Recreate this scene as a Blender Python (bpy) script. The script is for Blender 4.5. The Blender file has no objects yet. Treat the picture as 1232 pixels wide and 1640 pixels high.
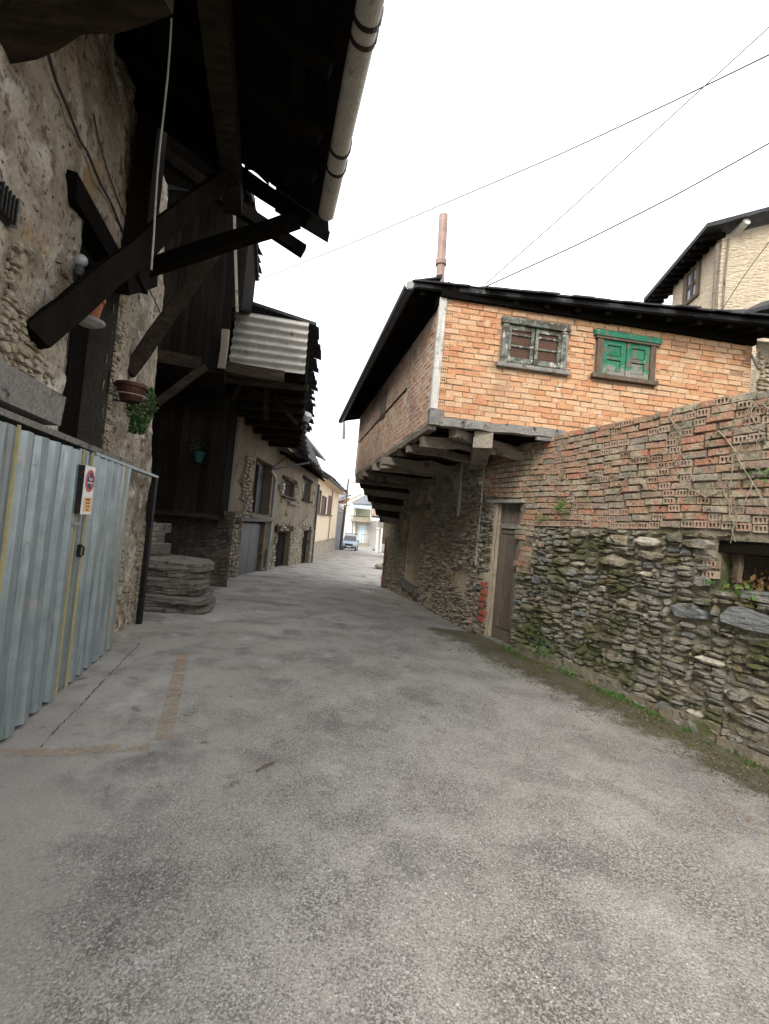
import bpy, math, random
import numpy as np
from mathutils import Matrix, Vector
random.seed(7); RNG = np.random.default_rng(7)
sc = bpy.context.scene
col = sc.collection

# ------------------------------------------------------------------ camera, sky, sun, exposure
EYE, PITCH, ROLL, FPX = 1.55, 2.0, 5.3, 720.0
cam_d = bpy.data.cameras.new('camera'); cam = bpy.data.objects.new('camera', cam_d); col.objects.link(cam)
cam_d.sensor_fit = 'VERTICAL'; cam_d.sensor_height = 36.0; cam_d.lens = 36.0*FPX/1640.0
cam_d.clip_start = 0.05; cam_d.clip_end = 1500
CAMR = (Matrix.Rotation(math.radians(90+PITCH), 4, 'X') @ Matrix.Rotation(math.radians(ROLL), 4, 'Z'))
cam.matrix_world = Matrix.Translation((0, 0, EYE)) @ CAMR
sc.camera = cam
SUN_EL, SUN_AZ = 38.0, 203.0          # azimuth clockwise from +Y: behind the camera, a little to the left
w = bpy.data.worlds.new('World'); sc.world = w; w.use_nodes = True
nt = w.node_tree; nt.nodes.clear()
sky = nt.nodes.new('ShaderNodeTexSky'); sky.sky_type = 'NISHITA'; sky.sun_disc = False
sky.sun_elevation = math.radians(SUN_EL); sky.sun_rotation = math.radians(SUN_AZ); sky.dust_density = 3.0
hs = nt.nodes.new('ShaderNodeHueSaturation'); hs.inputs['Saturation'].default_value = 0.25
mx = nt.nodes.new('ShaderNodeMix'); mx.data_type = 'RGBA'; mx.inputs[0].default_value = 0.75
mx.inputs[7].default_value = (10.5, 10.7, 11.0, 1)     # the white cloud cover
bg = nt.nodes.new('ShaderNodeBackground'); bg.inputs['Strength'].default_value = 0.125
wo = nt.nodes.new('ShaderNodeOutputWorld')
nt.links.new(sky.outputs[0], hs.inputs['Color']); nt.links.new(hs.outputs[0], mx.inputs[6])
nt.links.new(mx.outputs[2], bg.inputs[0]); nt.links.new(bg.outputs[0], wo.inputs[0])
sd = bpy.data.lights.new('sun', 'SUN'); sd.energy = 1.5; sd.angle = math.radians(22); sd.color = (1.0, 0.94, 0.86)
sun = bpy.data.objects.new('sun', sd); col.objects.link(sun)
_a, _e = math.radians(SUN_AZ), math.radians(SUN_EL)
sun.rotation_euler = Vector((-math.sin(_a)*math.cos(_e), -math.cos(_a)*math.cos(_e), -math.sin(_e))).to_track_quat('-Z', 'Y').to_euler()
vs = sc.view_settings; vs.view_transform = 'Standard'; vs.look = 'None'; vs.gamma = 1; vs.exposure = 0.95; vs.use_curve_mapping = False
sc.cycles.max_bounces = 6; sc.cycles.diffuse_bounces = 4; sc.cycles.glossy_bounces = 3; sc.cycles.transmission_bounces = 4
sc.cycles.use_denoising = True

# ------------------------------------------------------------------ surveying helpers
_R = np.array(CAMR.to_3x3()); EYEP = np.array([0, 0, EYE])
def ray(x, y):
    d = _R @ np.array([(x-616)/FPX, -(y-820)/FPX, -1.0]); return d/d[1]
def at(x, y, Y): return EYEP + ray(x, y)*Y
def onz(x, y, z): d = ray(x, y); return EYEP + d*((z-EYE)/d[2])
class Fr:
    """a wall's own axes: s along it, z up, d out of its face"""
    def __init__(f, o, ang, side=1):
        a = math.radians(ang); f.o = np.array([o[0], o[1], 0.0]); f.u = np.array([math.sin(a), math.cos(a), 0])
        f.n = side*np.array([math.cos(a), -math.sin(a), 0]); f.z = np.array([0, 0, 1.0])
    def P(f, s, z, d=0): return f.o + f.u*s + f.z*z + f.n*d
    def sz(f, x, y, d=0):
        r = ray(x, y); o = f.o + f.n*d; t = f.n @ (o-EYEP*[1, 1, 0])/(f.n @ r); p = EYEP + r*t
        return float((p-f.o) @ f.u), float(p[2])
    def px(f, x, y, d=0): s, z = f.sz(x, y, d); return f.P(s, z, d)
    def mat(f, s, z, d, rot=0):
        m = Matrix(((*np.cross(-f.n, f.z),), (*(-f.n),), (*f.z,))).transposed().to_4x4()
        return Matrix.Translation(f.P(s, z, d)) @ m @ Matrix.Rotation(rot, 4, 'Y')
def _h(ix, iy, sd): 
    v = np.sin(ix*127.1+iy*311.7+sd*74.7)*43758.5453; return v-np.floor(v)
def vnoise(x, y, sd=0):
    ix, iy = np.floor(x), np.floor(y); fx, fy = x-ix, y-iy; fx = fx*fx*(3-2*fx); fy = fy*fy*(3-2*fy)
    a, b, c, d = _h(ix, iy, sd), _h(ix+1, iy, sd), _h(ix, iy+1, sd), _h(ix+1, iy+1, sd)
    return (a*(1-fx)+b*fx)*(1-fy)+(c*(1-fx)+d*fx)*fy
def fbm(x, y, o=4, sd=0):
    s = 0; a = .5
    for i in range(o): s = s+a*vnoise(x, y, sd+i); x = x*2.03; y = y*2.03; a *= .5
    return s
R_ = random.uniform

# ------------------------------------------------------------------ materials
MATS = {}
def M(name, ramp, sc_=3.0, stretch=(1, 1, 1), rough=.88, bump=.4, bsc=40.0, rnd=0.0, spots=(), metal=0.0, spec=.25, det=6, voro=0.0, vs_=60.0, trans=0.0, bdist=.02, lay=0.0, lsc=6.0):
    m = bpy.data.materials.new(name); m.use_nodes = True; t = m.node_tree; N = t.nodes; L = t.links
    p = N['Principled BSDF']; p.inputs['Roughness'].default_value = rough; p.inputs['Metallic'].default_value = metal
    p.inputs['Specular IOR Level'].default_value = spec
    if trans: p.inputs['Transmission Weight'].default_value = trans
    geo = N.new('ShaderNodeNewGeometry'); mp = N.new('ShaderNodeMapping'); mp.inputs['Scale'].default_value = stretch
    L.new(geo.outputs['Position'], mp.inputs['Vector'])
    def noise(s, d=det, vec=mp.outputs[0], r=.6):
        n = N.new('ShaderNodeTexNoise'); n.inputs['Scale'].default_value = s; n.inputs['Detail'].default_value = d
        n.inputs['Roughness'].default_value = r; L.new(vec, n.inputs['Vector']); return n.outputs['Fac']
    def mth(op, a, b=None, c=None, clamp=False):
        n = N.new('ShaderNodeMath'); n.operation = op; n.use_clamp = clamp
        for i, v in enumerate((a, b, c)):
            if v is None: continue
            if isinstance(v, (int, float)): n.inputs[i].default_value = v
            else: L.new(v, n.inputs[i])
        return n.outputs[0]
    f = mth('MULTIPLY_ADD', noise(sc_), 1.9, -.45, True)
    if rnd:
        at_ = N.new('ShaderNodeAttribute'); at_.attribute_name = 'rnd'
        oi = N.new('ShaderNodeObjectInfo'); r = mth('FRACT', mth('ADD', at_.outputs['Fac'], oi.outputs['Random']))
        f = mth('ADD', mth('MULTIPLY', f, 1-rnd), mth('MULTIPLY', r, rnd), None, True)
    cr = N.new('ShaderNodeValToRGB'); L.new(f, cr.inputs[0]); e = cr.color_ramp.elements
    while len(e) < len(ramp): e.new(.5)
    for i, (po, c) in enumerate(ramp): e[i].position = po; e[i].color = (*c, 1)
    c = cr.outputs[0]
    fine = noise(bsc, 5, geo.outputs['Position'], .65)
    def mix(fac, a, b, kind='MIX'):
        n = N.new('ShaderNodeMix'); n.data_type = 'RGBA'; n.blend_type = kind
        for i, v in ((0, fac), (6, a), (7, b)):
            if isinstance(v, (int, float)): n.inputs[i].default_value = v
            elif isinstance(v, tuple): n.inputs[i].default_value = (*v, 1)
            else: L.new(v, n.inputs[i])
        return n.outputs[2]
    g = mth('MULTIPLY_ADD', fine, 1.1, .45)
    gc = N.new('ShaderNodeCombineColor'); [L.new(g, gc.inputs[i]) for i in range(3)]
    c = mix(.8, c, gc.outputs[0], 'MULTIPLY')
    for sp in spots:                # (colour, scale, from, to[, attribute[, stretch]])
        vec = geo.outputs['Position']
        if len(sp) > 5:
            m2 = N.new('ShaderNodeMapping'); m2.inputs['Scale'].default_value = sp[5]; L.new(vec, m2.inputs['Vector']); vec = m2.outputs[0]
        q = noise(sp[1], 5, vec, .62)
        if len(sp) > 4 and sp[4]:
            aa = N.new('ShaderNodeAttribute'); aa.attribute_name = sp[4]; q = mth('ADD', mth('MULTIPLY', q, .6), mth('MULTIPLY', aa.outputs['Fac'], .6))
        mr = N.new('ShaderNodeMapRange'); mr.interpolation_type = 'SMOOTHSTEP'; L.new(q, mr.inputs[0])
        mr.inputs[1].default_value = sp[2]; mr.inputs[2].default_value = sp[3]
        c = mix(mr.outputs[0], c, sp[0])
    hgt = fine
    if voro:
        v = N.new('ShaderNodeTexVoronoi'); v.inputs['Scale'].default_value = vs_; L.new(geo.outputs['Position'], v.inputs['Vector'])
        hgt = mth('ADD', fine, mth('MULTIPLY', v.outputs['Distance'], -voro))
    if lay: hgt = mth('ADD', hgt, mth('MULTIPLY', noise(lsc, 6), lay))
    L.new(c, p.inputs['Base Color'])
    if bump:
        b = N.new('ShaderNodeBump'); b.inputs['Strength'].default_value = bump; b.inputs['Distance'].default_value = bdist
        L.new(hgt, b.inputs['Height']); L.new(b.outputs[0], p.inputs['Normal'])
    MATS[name] = m; return m
def shades(*cs): n = len(cs)-1; return [(i/n, c) for i, c in enumerate(cs)]
MOSS = (.055, .065, .018); LICHEN = (.30, .30, .24)
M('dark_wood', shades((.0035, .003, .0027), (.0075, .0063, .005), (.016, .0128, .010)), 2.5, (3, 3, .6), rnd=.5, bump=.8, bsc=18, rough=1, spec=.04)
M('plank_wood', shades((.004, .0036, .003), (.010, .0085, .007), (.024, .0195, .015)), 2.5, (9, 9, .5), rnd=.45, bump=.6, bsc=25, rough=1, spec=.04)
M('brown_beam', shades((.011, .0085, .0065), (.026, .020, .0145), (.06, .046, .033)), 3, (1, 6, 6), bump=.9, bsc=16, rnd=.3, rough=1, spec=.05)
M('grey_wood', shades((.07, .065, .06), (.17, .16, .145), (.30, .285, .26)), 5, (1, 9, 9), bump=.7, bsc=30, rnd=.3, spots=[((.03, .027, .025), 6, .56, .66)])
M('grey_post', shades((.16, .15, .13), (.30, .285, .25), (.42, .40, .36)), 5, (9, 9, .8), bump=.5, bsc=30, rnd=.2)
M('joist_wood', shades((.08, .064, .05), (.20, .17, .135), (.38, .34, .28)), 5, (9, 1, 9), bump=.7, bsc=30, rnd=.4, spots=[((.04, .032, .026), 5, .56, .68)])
M('door_wood', shades((.05, .04, .032), (.125, .10, .08), (.24, .20, .165)), 5, (12, 12, .5), bump=.8, bsc=25, rnd=.35, spots=[((.34, .30, .25), 9, .62, .72, None, (14, 14, .7))])
M('white_paint', shades((.30, .28, .245), (.48, .46, .42), (.60, .58, .54)), 4, (6, 6, .8), bump=.4, bsc=40, spots=[((.20, .17, .14), 7, .56, .68)])
M('green_paint', shades((.012, .09, .048), (.02, .145, .08), (.032, .20, .115)), 5, (2, 2, 2), rough=.65, bump=.5, rnd=.3, spots=[((.13, .11, .08), 9, .52, .6, None, (1, 1, .4)), ((.20, .26, .19), 14, .62, .7)])
M('worn_green', shades((.085, .095, .075), (.15, .165, .135), (.27, .27, .235)), 6, (4, 4, 1), rough=.8, bump=.6, rnd=.3, spots=[((.065, .054, .044), 8, .46, .57), ((.40, .385, .34), 10, .56, .66), ((.05, .15, .09), 4, .60, .7)])
M('bare_frame', shades((.06, .042, .028), (.12, .085, .06), (.20, .155, .115)), 6, (3, 3, .8), bump=.5, rnd=.3, spots=[((.02, .13, .075), 7, .6, .66)])
M('brown_slat', shades((.05, .025, .016), (.09, .045, .028), (.13, .07, .045)), 6, rough=.6, rnd=.4, bump=.2)
M('curtain', shades((.30, .28, .25), (.45, .43, .4)), 6, rough=.9)
M('glass', shades((.03, .033, .036), (.05, .053, .056)), 2, rough=.06, bump=.03, bsc=4, spec=.8, trans=.0)
M('pale_glass', shades((.30, .34, .42), (.42, .46, .54)), 2, rough=.08, bump=.03, bsc=4, spec=.8)
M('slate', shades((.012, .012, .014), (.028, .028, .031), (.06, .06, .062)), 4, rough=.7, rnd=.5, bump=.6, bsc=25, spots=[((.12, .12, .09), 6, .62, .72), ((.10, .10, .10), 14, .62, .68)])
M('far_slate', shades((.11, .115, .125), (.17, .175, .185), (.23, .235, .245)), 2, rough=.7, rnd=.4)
M('front_brick', shades((.40, .18, .088), (.47, .23, .118), (.51, .285, .155), (.54, .345, .205), (.51, .34, .21), (.44, .205, .10)), 5, rnd=.66, bump=.7, bsc=40, spots=[((.55, .45, .32), 7, .58, .72), ((.25, .16, .105), 13, .62, .73), ((.33, .22, .145), 1.6, .56, .75), ((.20, .14, .10), 5, .62, .76, None, (4, 4, .5))])
M('side_brick', shades((.31, .165, .115), (.38, .225, .155), (.44, .285, .205), (.47, .34, .255), (.33, .185, .14)), 5, rnd=.6, bump=.5, bsc=45, spots=[((.45, .40, .32), 4, .50, .66), ((.26, .17, .14), 1.2, .5, .7)])
M('old_brick', shades((.36, .12, .075), (.40, .16, .10), (.34, .23, .155), (.38, .18, .115), (.21, .195, .165), (.34, .28, .205), (.29, .12, .085)), 6, rnd=.66, bump=.9, bsc=34, spots=[((.37, .31, .22), 5, .50, .62), ((.20, .175, .115), 3.2, .50, .66), ((.15, .15, .085), 8, .57, .68), (LICHEN, 22, .60, .69), ((.05, .045, .036), 14, .60, .69)])
M('hollow_brick', shades((.25, .185, .13), (.37, .25, .18), (.38, .30, .225), (.32, .21, .15)), 6, rnd=.7, bump=.7, bsc=36, spots=[((.16, .15, .09), 6, .53, .65), ((.42, .21, .14), 12, .58, .68), ((.06, .053, .04), 15, .60, .69)])
M('red_jamb_brick', shades((.26, .07, .045), (.33, .095, .06)), 6, rnd=.6, bump=.5, bsc=40)
M('mortar', shades((.28, .225, .165), (.39, .32, .235), (.46, .39, .295)), 4, bump=.9, bsc=30, spots=[((.2, .175, .12), 3, .58, .70)])
M('front_mortar', shades((.22, .14, .085), (.30, .20, .125), (.37, .26, .17)), 6, bump=.9, bsc=34, spots=[((.2, .15, .105), 5, .60, .70)])
M('dirty_mortar', shades((.10, .085, .06), (.19, .165, .118), (.28, .25, .185)), 5, bump=1.0, bsc=28, spots=[((.085, .092, .036), 2.2, .52, .66), ((.05, .043, .032), 9, .56, .67)])
M('rubble', shades((.125, .115, .088), (.27, .245, .19), (.22, .212, .188), (.335, .305, .235), (.275, .23, .16), (.42, .385, .31)), 4, (1.3, 1.3, 7), rnd=.55, bump=1.0, bsc=30, lay=1.8, lsc=7, bdist=.03, spots=[((.115, .118, .05), 2.4, .46, .61), ((.20, .15, .085), 3.1, .57, .70), ((.21, .21, .19), 4.3, .56, .66), ((.5, .47, .39), 26, .63, .70), ((.055, .05, .038), 9, .55, .66)])
M('white_stone', shades((.42, .385, .30), (.54, .50, .41)), 6, (1, 1, 4), rnd=.4, bump=1.0, bsc=30, lay=1.4, bdist=.03, spots=[((.27, .22, .135), 8, .48, .62), ((.06, .054, .04), 13, .60, .68)])
M('slate_stone', shades((.12, .13, .128), (.19, .20, .19), (.25, .25, .225)), 9, (1, 1, 7), rnd=.3, bump=1.0, bsc=22, lay=2.0, bdist=.03, spots=[((.30, .28, .21), 12, .56, .68), ((.06, .06, .048), 7, .55, .66, None, (1, 1, 5))])
M('house_stone', shades((.18, .15, .108), (.33, .28, .205), (.41, .36, .275), (.27, .24, .20), (.45, .395, .30)), 4, (1.2, 1.2, 6), rnd=.6, bump=1.0, bsc=35, lay=1.5, lsc=8, bdist=.03, spots=[((.42, .235, .11), 1.3, .62, .72, None, (3, 1.2, .4)), ((.07, .06, .045), 9, .57, .68)])
M('earth_mortar', shades((.25, .205, .142), (.37, .31, .22), (.45, .39, .285)), 4, bump=1.0, bsc=28, spots=[((.45, .25, .11), 1.4, .62, .72, None, (3, 1.2, .4)), ((.12, .10, .075), 7, .56, .68)])
M('plaster', shades((.17, .14, .10), (.33, .28, .215), (.49, .44, .365)), 2.4, bump=1.0, bsc=20, bdist=.04, rough=.95, spots=[((.58, .54, .48), 2.6, .52, .64), ((.14, .10, .06), 6.5, .55, .66), ((.055, .046, .036), 24, .57, .66), ((.34, .235, .12), 1.3, .56, .68)])
M('plaster_stone', shades((.23, .185, .115), (.38, .32, .22), (.46, .40, .305), (.29, .24, .175)), 5, (1, 1, 5), rnd=.6, bump=1.0, bsc=28, lay=1.3, bdist=.03, spots=[((.07, .058, .042), 9, .58, .7)])
M('brown_render', shades((.10, .08, .055), (.165, .13, .09), (.24, .195, .14)), 1.6, (1, 1, .5), bump=.7, bsc=26, spots=[((.07, .056, .042), 3.5, .56, .68), ((.30, .26, .2), 6, .62, .72)])
M('step_stone', shades((.10, .093, .078), (.18, .168, .138), (.26, .245, .205)), 7, (1, 1, 8), rnd=.35, bump=1.0, bsc=28, lay=1.8, bdist=.03, spots=[((.055, .05, .04), 8, .57, .67), ((.32, .30, .25), 5, .6, .7)])
M('dark_stone', shades((.035, .03, .024), (.07, .062, .05), (.11, .098, .08)), 4, rnd=.5, bump=.8, bsc=30)
M('cream_render', shades((.60, .47, .33), (.66, .53, .38), (.71, .585, .43)), 1.2, bump=.25, bsc=20, spots=[((.5, .40, .29), 2, .6, .75)])
M('yellow_render', shades((.58, .465, .33), (.67, .55, .40), (.72, .61, .465)), 7, (1, 1, 4), bump=1.0, bsc=14, bdist=.07, lay=2.0, lsc=5)
M('pale_render', shades((.50, .49, .45), (.62, .60, .55), (.70, .68, .63)), .8, bump=.2, spots=[((.42, .38, .31), 1.1, .58, .7)])
M('lemon_render', shades((.46, .44, .31), (.55, .53, .38)), 1, bump=.2)
M('grey_render', shades((.28, .27, .25), (.38, .37, .345)), 1, bump=.3)
M('plinth', shades((.22, .185, .14), (.31, .265, .205), (.38, .33, .26)), 2, bump=.5, spots=[((.15, .12, .085), 3, .57, .68)])
M('ochre_stone', shades((.24, .20, .14), (.36, .31, .22), (.42, .36, .27)), 3, bump=.8, bsc=26)
M('galvanised', shades((.185, .222, .226), (.25, .29, .295), (.325, .365, .366)), 3, (5, 5, .35), rough=.36, metal=.4, bump=.08, bsc=5, spots=[((.15, .177, .18), 6, .54, .72, None, (7, 7, .4)), ((.17, .12, .08), 16, .66, .74), ((.31, .30, .28), 3, .6, .75)])
M('yellow_trim', shades((.32, .275, .12), (.39, .335, .16)), 5, rough=.6, bump=.1, spots=[((.28, .26, .21), 10, .55, .7)])
M('dark_steel', shades((.012, .012, .013), (.03, .028, .027)), 6, rough=.5, metal=.4, bump=.2, spots=[((.06, .03, .018), 12, .6, .7)])
M('door_metal', shades((.040, .042, .046), (.058, .06, .064)), 2, rough=.5, metal=.3, bump=.05)
M('garage_metal', shades((.13, .135, .155), (.18, .185, .205)), 2, (4, 4, .4), rough=.55, metal=.2, bump=.05)
M('gutter_pvc', shades((.27, .255, .215), (.35, .33, .285), (.40, .38, .335)), 3, rough=.5, bump=.08, spots=[((.20, .185, .15), 7, .58, .7)])
M('dark_gutter', shades((.045, .045, .048), (.07, .07, .074)), 3, rough=.5, bump=.08)
M('grey_pvc', shades((.24, .235, .225), (.33, .325, .31)), 3, rough=.55, bump=.08, spots=[((.16, .145, .12), 7, .58, .7)])
M('copper_pipe', shades((.23, .15, .125), (.32, .22, .185), (.40, .285, .24)), 3, (1, 1, 2), rough=.55, metal=.1, bump=.15, spots=[((.44, .345, .29), 8, .58, .7), ((.17, .095, .07), 12, .62, .72)])
M('fibrocement', shades((.30, .28, .25), (.42, .40, .36), (.50, .475, .43)), 4, (1, 1, 1), bump=.4, bsc=30, spots=[((.16, .14, .115), 5, .58, .72)])
M('terracotta', shades((.20, .06, .032), (.30, .10, .055)), 6, rough=.75, bump=.2)
M('brown_pot', shades((.045, .016, .011), (.075, .025, .018)), 6, rough=.5, bump=.1)
M('worn_shutter', shades((.15, .145, .12), (.22, .21, .175), (.30, .285, .24)), 6, (3, 3, 9), bump=.6, rnd=.3, spots=[((.03, .17, .09), 5, .52, .64), ((.09, .075, .06), 8, .56, .66)])
M('teal_plastic', shades((.006, .04, .034), (.011, .06, .05)), 4, rough=.6, bump=.05)
M('bulb', shades((.25, .26, .27), (.34, .35, .36)), 3, rough=.12, bump=0, spec=.6)
M('white_plate', shades((.66, .65, .63), (.76, .75, .73)), 4, rough=.45, bump=.05, spots=[((.5, .45, .38), 9, .64, .74)])
M('sign_red', shades((.42, .06, .04), (.5, .08, .05)), 8, rough=.45, bump=0)
M('sign_blue', shades((.012, .02, .085), (.018, .03, .11)), 8, rough=.45, bump=0)
M('sign_orange', shades((.60, .33, .13), (.68, .39, .17)), 8, rough=.5, bump=0)
M('ink', shades((.03, .025, .025), (.05, .04, .04)), 8, rough=.6, bump=0)
M('cable', shades((.025, .025, .026), (.04, .04, .042)), 6, rough=.7, bump=0)
M('rope', shades((.22, .20, .17), (.32, .30, .26)), 20, bump=.4)
M('leaf', shades((.022, .055, .012), (.04, .09, .02), (.07, .12, .03)), 8, rough=.6, bump=.1, rnd=.6)
M('weed', shades((.035, .10, .015), (.06, .15, .025), (.09, .18, .04)), 8, rough=.6, bump=.1, rnd=.6)
M('moss', shades((.035, .045, .012), (.06, .07, .02), (.10, .095, .032)), 20, bump=.9, bsc=80, rnd=.4)
M('dead_vine', shades((.17, .14, .10), (.28, .24, .18), (.36, .32, .25)), 12, bump=.5, rnd=.5)
M('debris_leaf', shades((.10, .055, .026), (.19, .11, .05), (.27, .18, .095)), 8, bump=.3, rnd=.7)
M('pebble', shades((.12, .112, .102), (.24, .228, .21), (.36, .34, .32), (.48, .465, .44)), 8, rnd=.9, bump=.2)
M('line_paint', shades((.33, .27, .21), (.40, .30, .20), (.44, .32, .21)), 7, bump=.2, bsc=60)
M('crack', shades((.03, .028, .025), (.06, .056, .05)), 9, bump=.2)
M('van_paint', shades((.30, .38, .46), (.34, .42, .50)), 2, rough=.3, bump=0, metal=.3, spec=.5)
M('tyre', shades((.012, .012, .012), (.02, .02, .02)), 8, rough=.8, bump=.1)
M('bumper', shades((.10, .105, .11), (.14, .145, .15)), 8, rough=.5, bump=0)
M('lamp_glass', shades((.55, .57, .6), (.62, .64, .66)), 8, rough=.1, bump=0, spec=.6)
M('pole_wood', shades((.07, .058, .048), (.12, .10, .084)), 3, (6, 6, .5), bump=.3)
M('blue_sheet', shades((.30, .36, .41), (.38, .44, .48)), 2, rough=.5, bump=.1)
M('sky_blue_door', shades((.52, .66, .74), (.58, .72, .79)), 2, rough=.5, bump=.05)
M('clay_roof', shades((.24, .17, .12), (.33, .25, .185)), 2, bump=.4)
M('red_gable', shades((.20, .09, .065), (.27, .125, .09)), 3, bump=.3)
def worn_through(name, sc_, a, b, mx_):
    t = MATS[name].node_tree; n = t.nodes.new('ShaderNodeTexNoise'); n.inputs['Scale'].default_value = sc_; n.inputs['Detail'].default_value = 6; n.inputs['Roughness'].default_value = .7
    g = t.nodes.new('ShaderNodeNewGeometry'); r = t.nodes.new('ShaderNodeMapRange'); r.inputs[1].default_value = a; r.inputs[2].default_value = b; r.inputs[4].default_value = mx_
    t.links.new(g.outputs['Position'], n.inputs['Vector']); t.links.new(n.outputs['Fac'], r.inputs[0]); t.links.new(r.outputs[0], t.nodes['Principled BSDF'].inputs['Alpha'])
# the road: worn concrete with pebbles showing, moss along the right wall
def ground_material():
    m = M('road_concrete', shades((.235, .220, .196), (.31, .29, .262), (.38, .358, .326)), .9, bump=.0, bsc=70, det=8,
          spots=[((.185, .175, .16), 1.3, .50, .66), ((.13, .12, .105), 5.0, .60, .72), ((.40, .385, .362), 2.3, .56, .74)])
    t = m.node_tree; N = t.nodes; L = t.links; p = N['Principled BSDF']; src = p.inputs['Base Color'].links[0].from_socket
    geo = N.new('ShaderNodeNewGeometry')
    def attr(n): a = N.new('ShaderNodeAttribute'); a.attribute_name = n; return a.outputs['Fac']
    def noise(s, d=5):
        n = N.new('ShaderNodeTexNoise'); n.inputs['Scale'].default_value = s; n.inputs['Detail'].default_value = d; n.inputs['Roughness'].default_value = .65
        L.new(geo.outputs['Position'], n.inputs['Vector']); return n.outputs['Fac']
    def mth(op, a, b=0.0, clamp=False):
        n = N.new('ShaderNodeMath'); n.operation = op; n.use_clamp = clamp
        for i, v in enumerate((a, b)):
            if isinstance(v, (int, float)): n.inputs[i].default_value = v
            else: L.new(v, n.inputs[i])
        return n.outputs[0]
    def ss(x, a, b):
        n = N.new('ShaderNodeMapRange'); n.interpolation_type = 'SMOOTHSTEP'; L.new(x, n.inputs[0]); n.inputs[1].default_value = a; n.inputs[2].default_value = b; return n.outputs[0]
    def mix(f, a, b, k='MIX'):
        n = N.new('ShaderNodeMix'); n.data_type = 'RGBA'; n.blend_type = k
        for i, v in ((0, f), (6, a), (7, b)):
            if isinstance(v, (int, float)): n.inputs[i].default_value = v
            elif isinstance(v, tuple): n.inputs[i].default_value = (*v, 1)
            else: L.new(v, n.inputs[i])
        return n.outputs[2]
    def voro(s):
        v = N.new('ShaderNodeTexVoronoi'); v.inputs['Scale'].default_value = s; L.new(geo.outputs['Position'], v.inputs['Vector']); return v
    v1 = voro(85); v2 = voro(38)
    sep = N.new('ShaderNodeSeparateColor'); L.new(v1.outputs['Color'], sep.inputs[0])
    rp = N.new('ShaderNodeValToRGB'); L.new(sep.outputs[0], rp.inputs[0]); e = rp.color_ramp.elements
    for i, (q, c) in enumerate([(0, (.10, .093, .083)), (.22, (.25, .236, .213)), (.6, (.37, .350, .320)), (.9, (.45, .427, .395)), (1, (.58, .56, .52))]):
        if i > 1: e.new(.5)
    for i, (q, c) in enumerate([(0, (.10, .093, .083)), (.22, (.25, .236, .213)), (.6, (.37, .350, .320)), (.9, (.45, .427, .395)), (1, (.58, .56, .52))]): e[i].position = q; e[i].color = (*c, 1)
    worn = mth('ADD', attr('worn'), mth('MULTIPLY', mth('SUBTRACT', noise(1.6), .5), 1.5))
    wm = ss(worn, .15, .75)
    pick = ss(mth('ADD', sep.outputs[1], mth('MULTIPLY', mth('SUBTRACT', noise(3.5), .5), 1.2)), .42, .50); cell = mth('MULTIPLY', pick, ss(v1.outputs['Distance'], .60, .38))
    sp2 = N.new('ShaderNodeSeparateColor'); L.new(v2.outputs['Color'], sp2.inputs[0]); big = mth('MULTIPLY', ss(sp2.outputs[2], .86, .90), ss(v2.outputs['Distance'], .42, .28)); v3 = voro(170); sp3 = N.new('ShaderNodeSeparateColor'); L.new(v3.outputs['Color'], sp3.inputs[0])
    c = mix(mth('MULTIPLY', wm, mth('MULTIPLY', cell, .62)), src, rp.outputs[0])
    c = mix(mth('MULTIPLY', mth('MULTIPLY', wm, ss(sp3.outputs[0], .72, .80)), .55), c, (.105, .096, .083)); c = mix(mth('MULTIPLY', mth('MULTIPLY', wm, ss(sp3.outputs[1], .80, .86)), .55), c, (.46, .44, .405)); c = mix(mth('MULTIPLY', mth('MULTIPLY', wm, big), .6), c, (.44, .42, .385))
    gap = mth('MULTIPLY', wm, ss(v1.outputs['Distance'], .45, .75)); c = mix(mth('MULTIPLY', gap, .16), c, (.12, .112, .10))
    pit = mth('MULTIPLY', ss(mth('ADD', noise(1.9, 6), mth('MULTIPLY', attr('worn'), .10)), .50, .70), ss(noise(85, 5), .50, .58)); c = mix(mth('MULTIPLY', pit, .64), c, (.085, .075, .062))
    sm = attr('moss'); mm = ss(mth('ADD', sm, mth('MULTIPLY', mth('SUBTRACT', noise(4.5, 6), .5), 1.1)), .42, .72)
    mcol = mix(ss(noise(22), .4, .62), (.070, .055, .028), (.066, .068, .018)); c = mix(mth('MULTIPLY', mm, .85), c, mcol)
    L.new(c, p.inputs['Base Color'])
    hh = mth('ADD', mth('MULTIPLY', mth('MULTIPLY', mth('ADD', cell, big), wm), .28), mth('ADD', mth('MULTIPLY', noise(55, 6), .8), mth('MULTIPLY', mth('SUBTRACT', 1.0, pit), .35)))
    b = N.new('ShaderNodeBump'); b.inputs['Strength'].default_value = .8; b.inputs['Distance'].default_value = .012
    L.new(hh, b.inputs['Height']); L.new(b.outputs[0], p.inputs['Normal']); p.inputs['Roughness'].default_value = .85
    return m
ground_material(); worn_through('line_paint', 9, .36, .66, .75); worn_through('crack', 6, .38, .55, .9)

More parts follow.
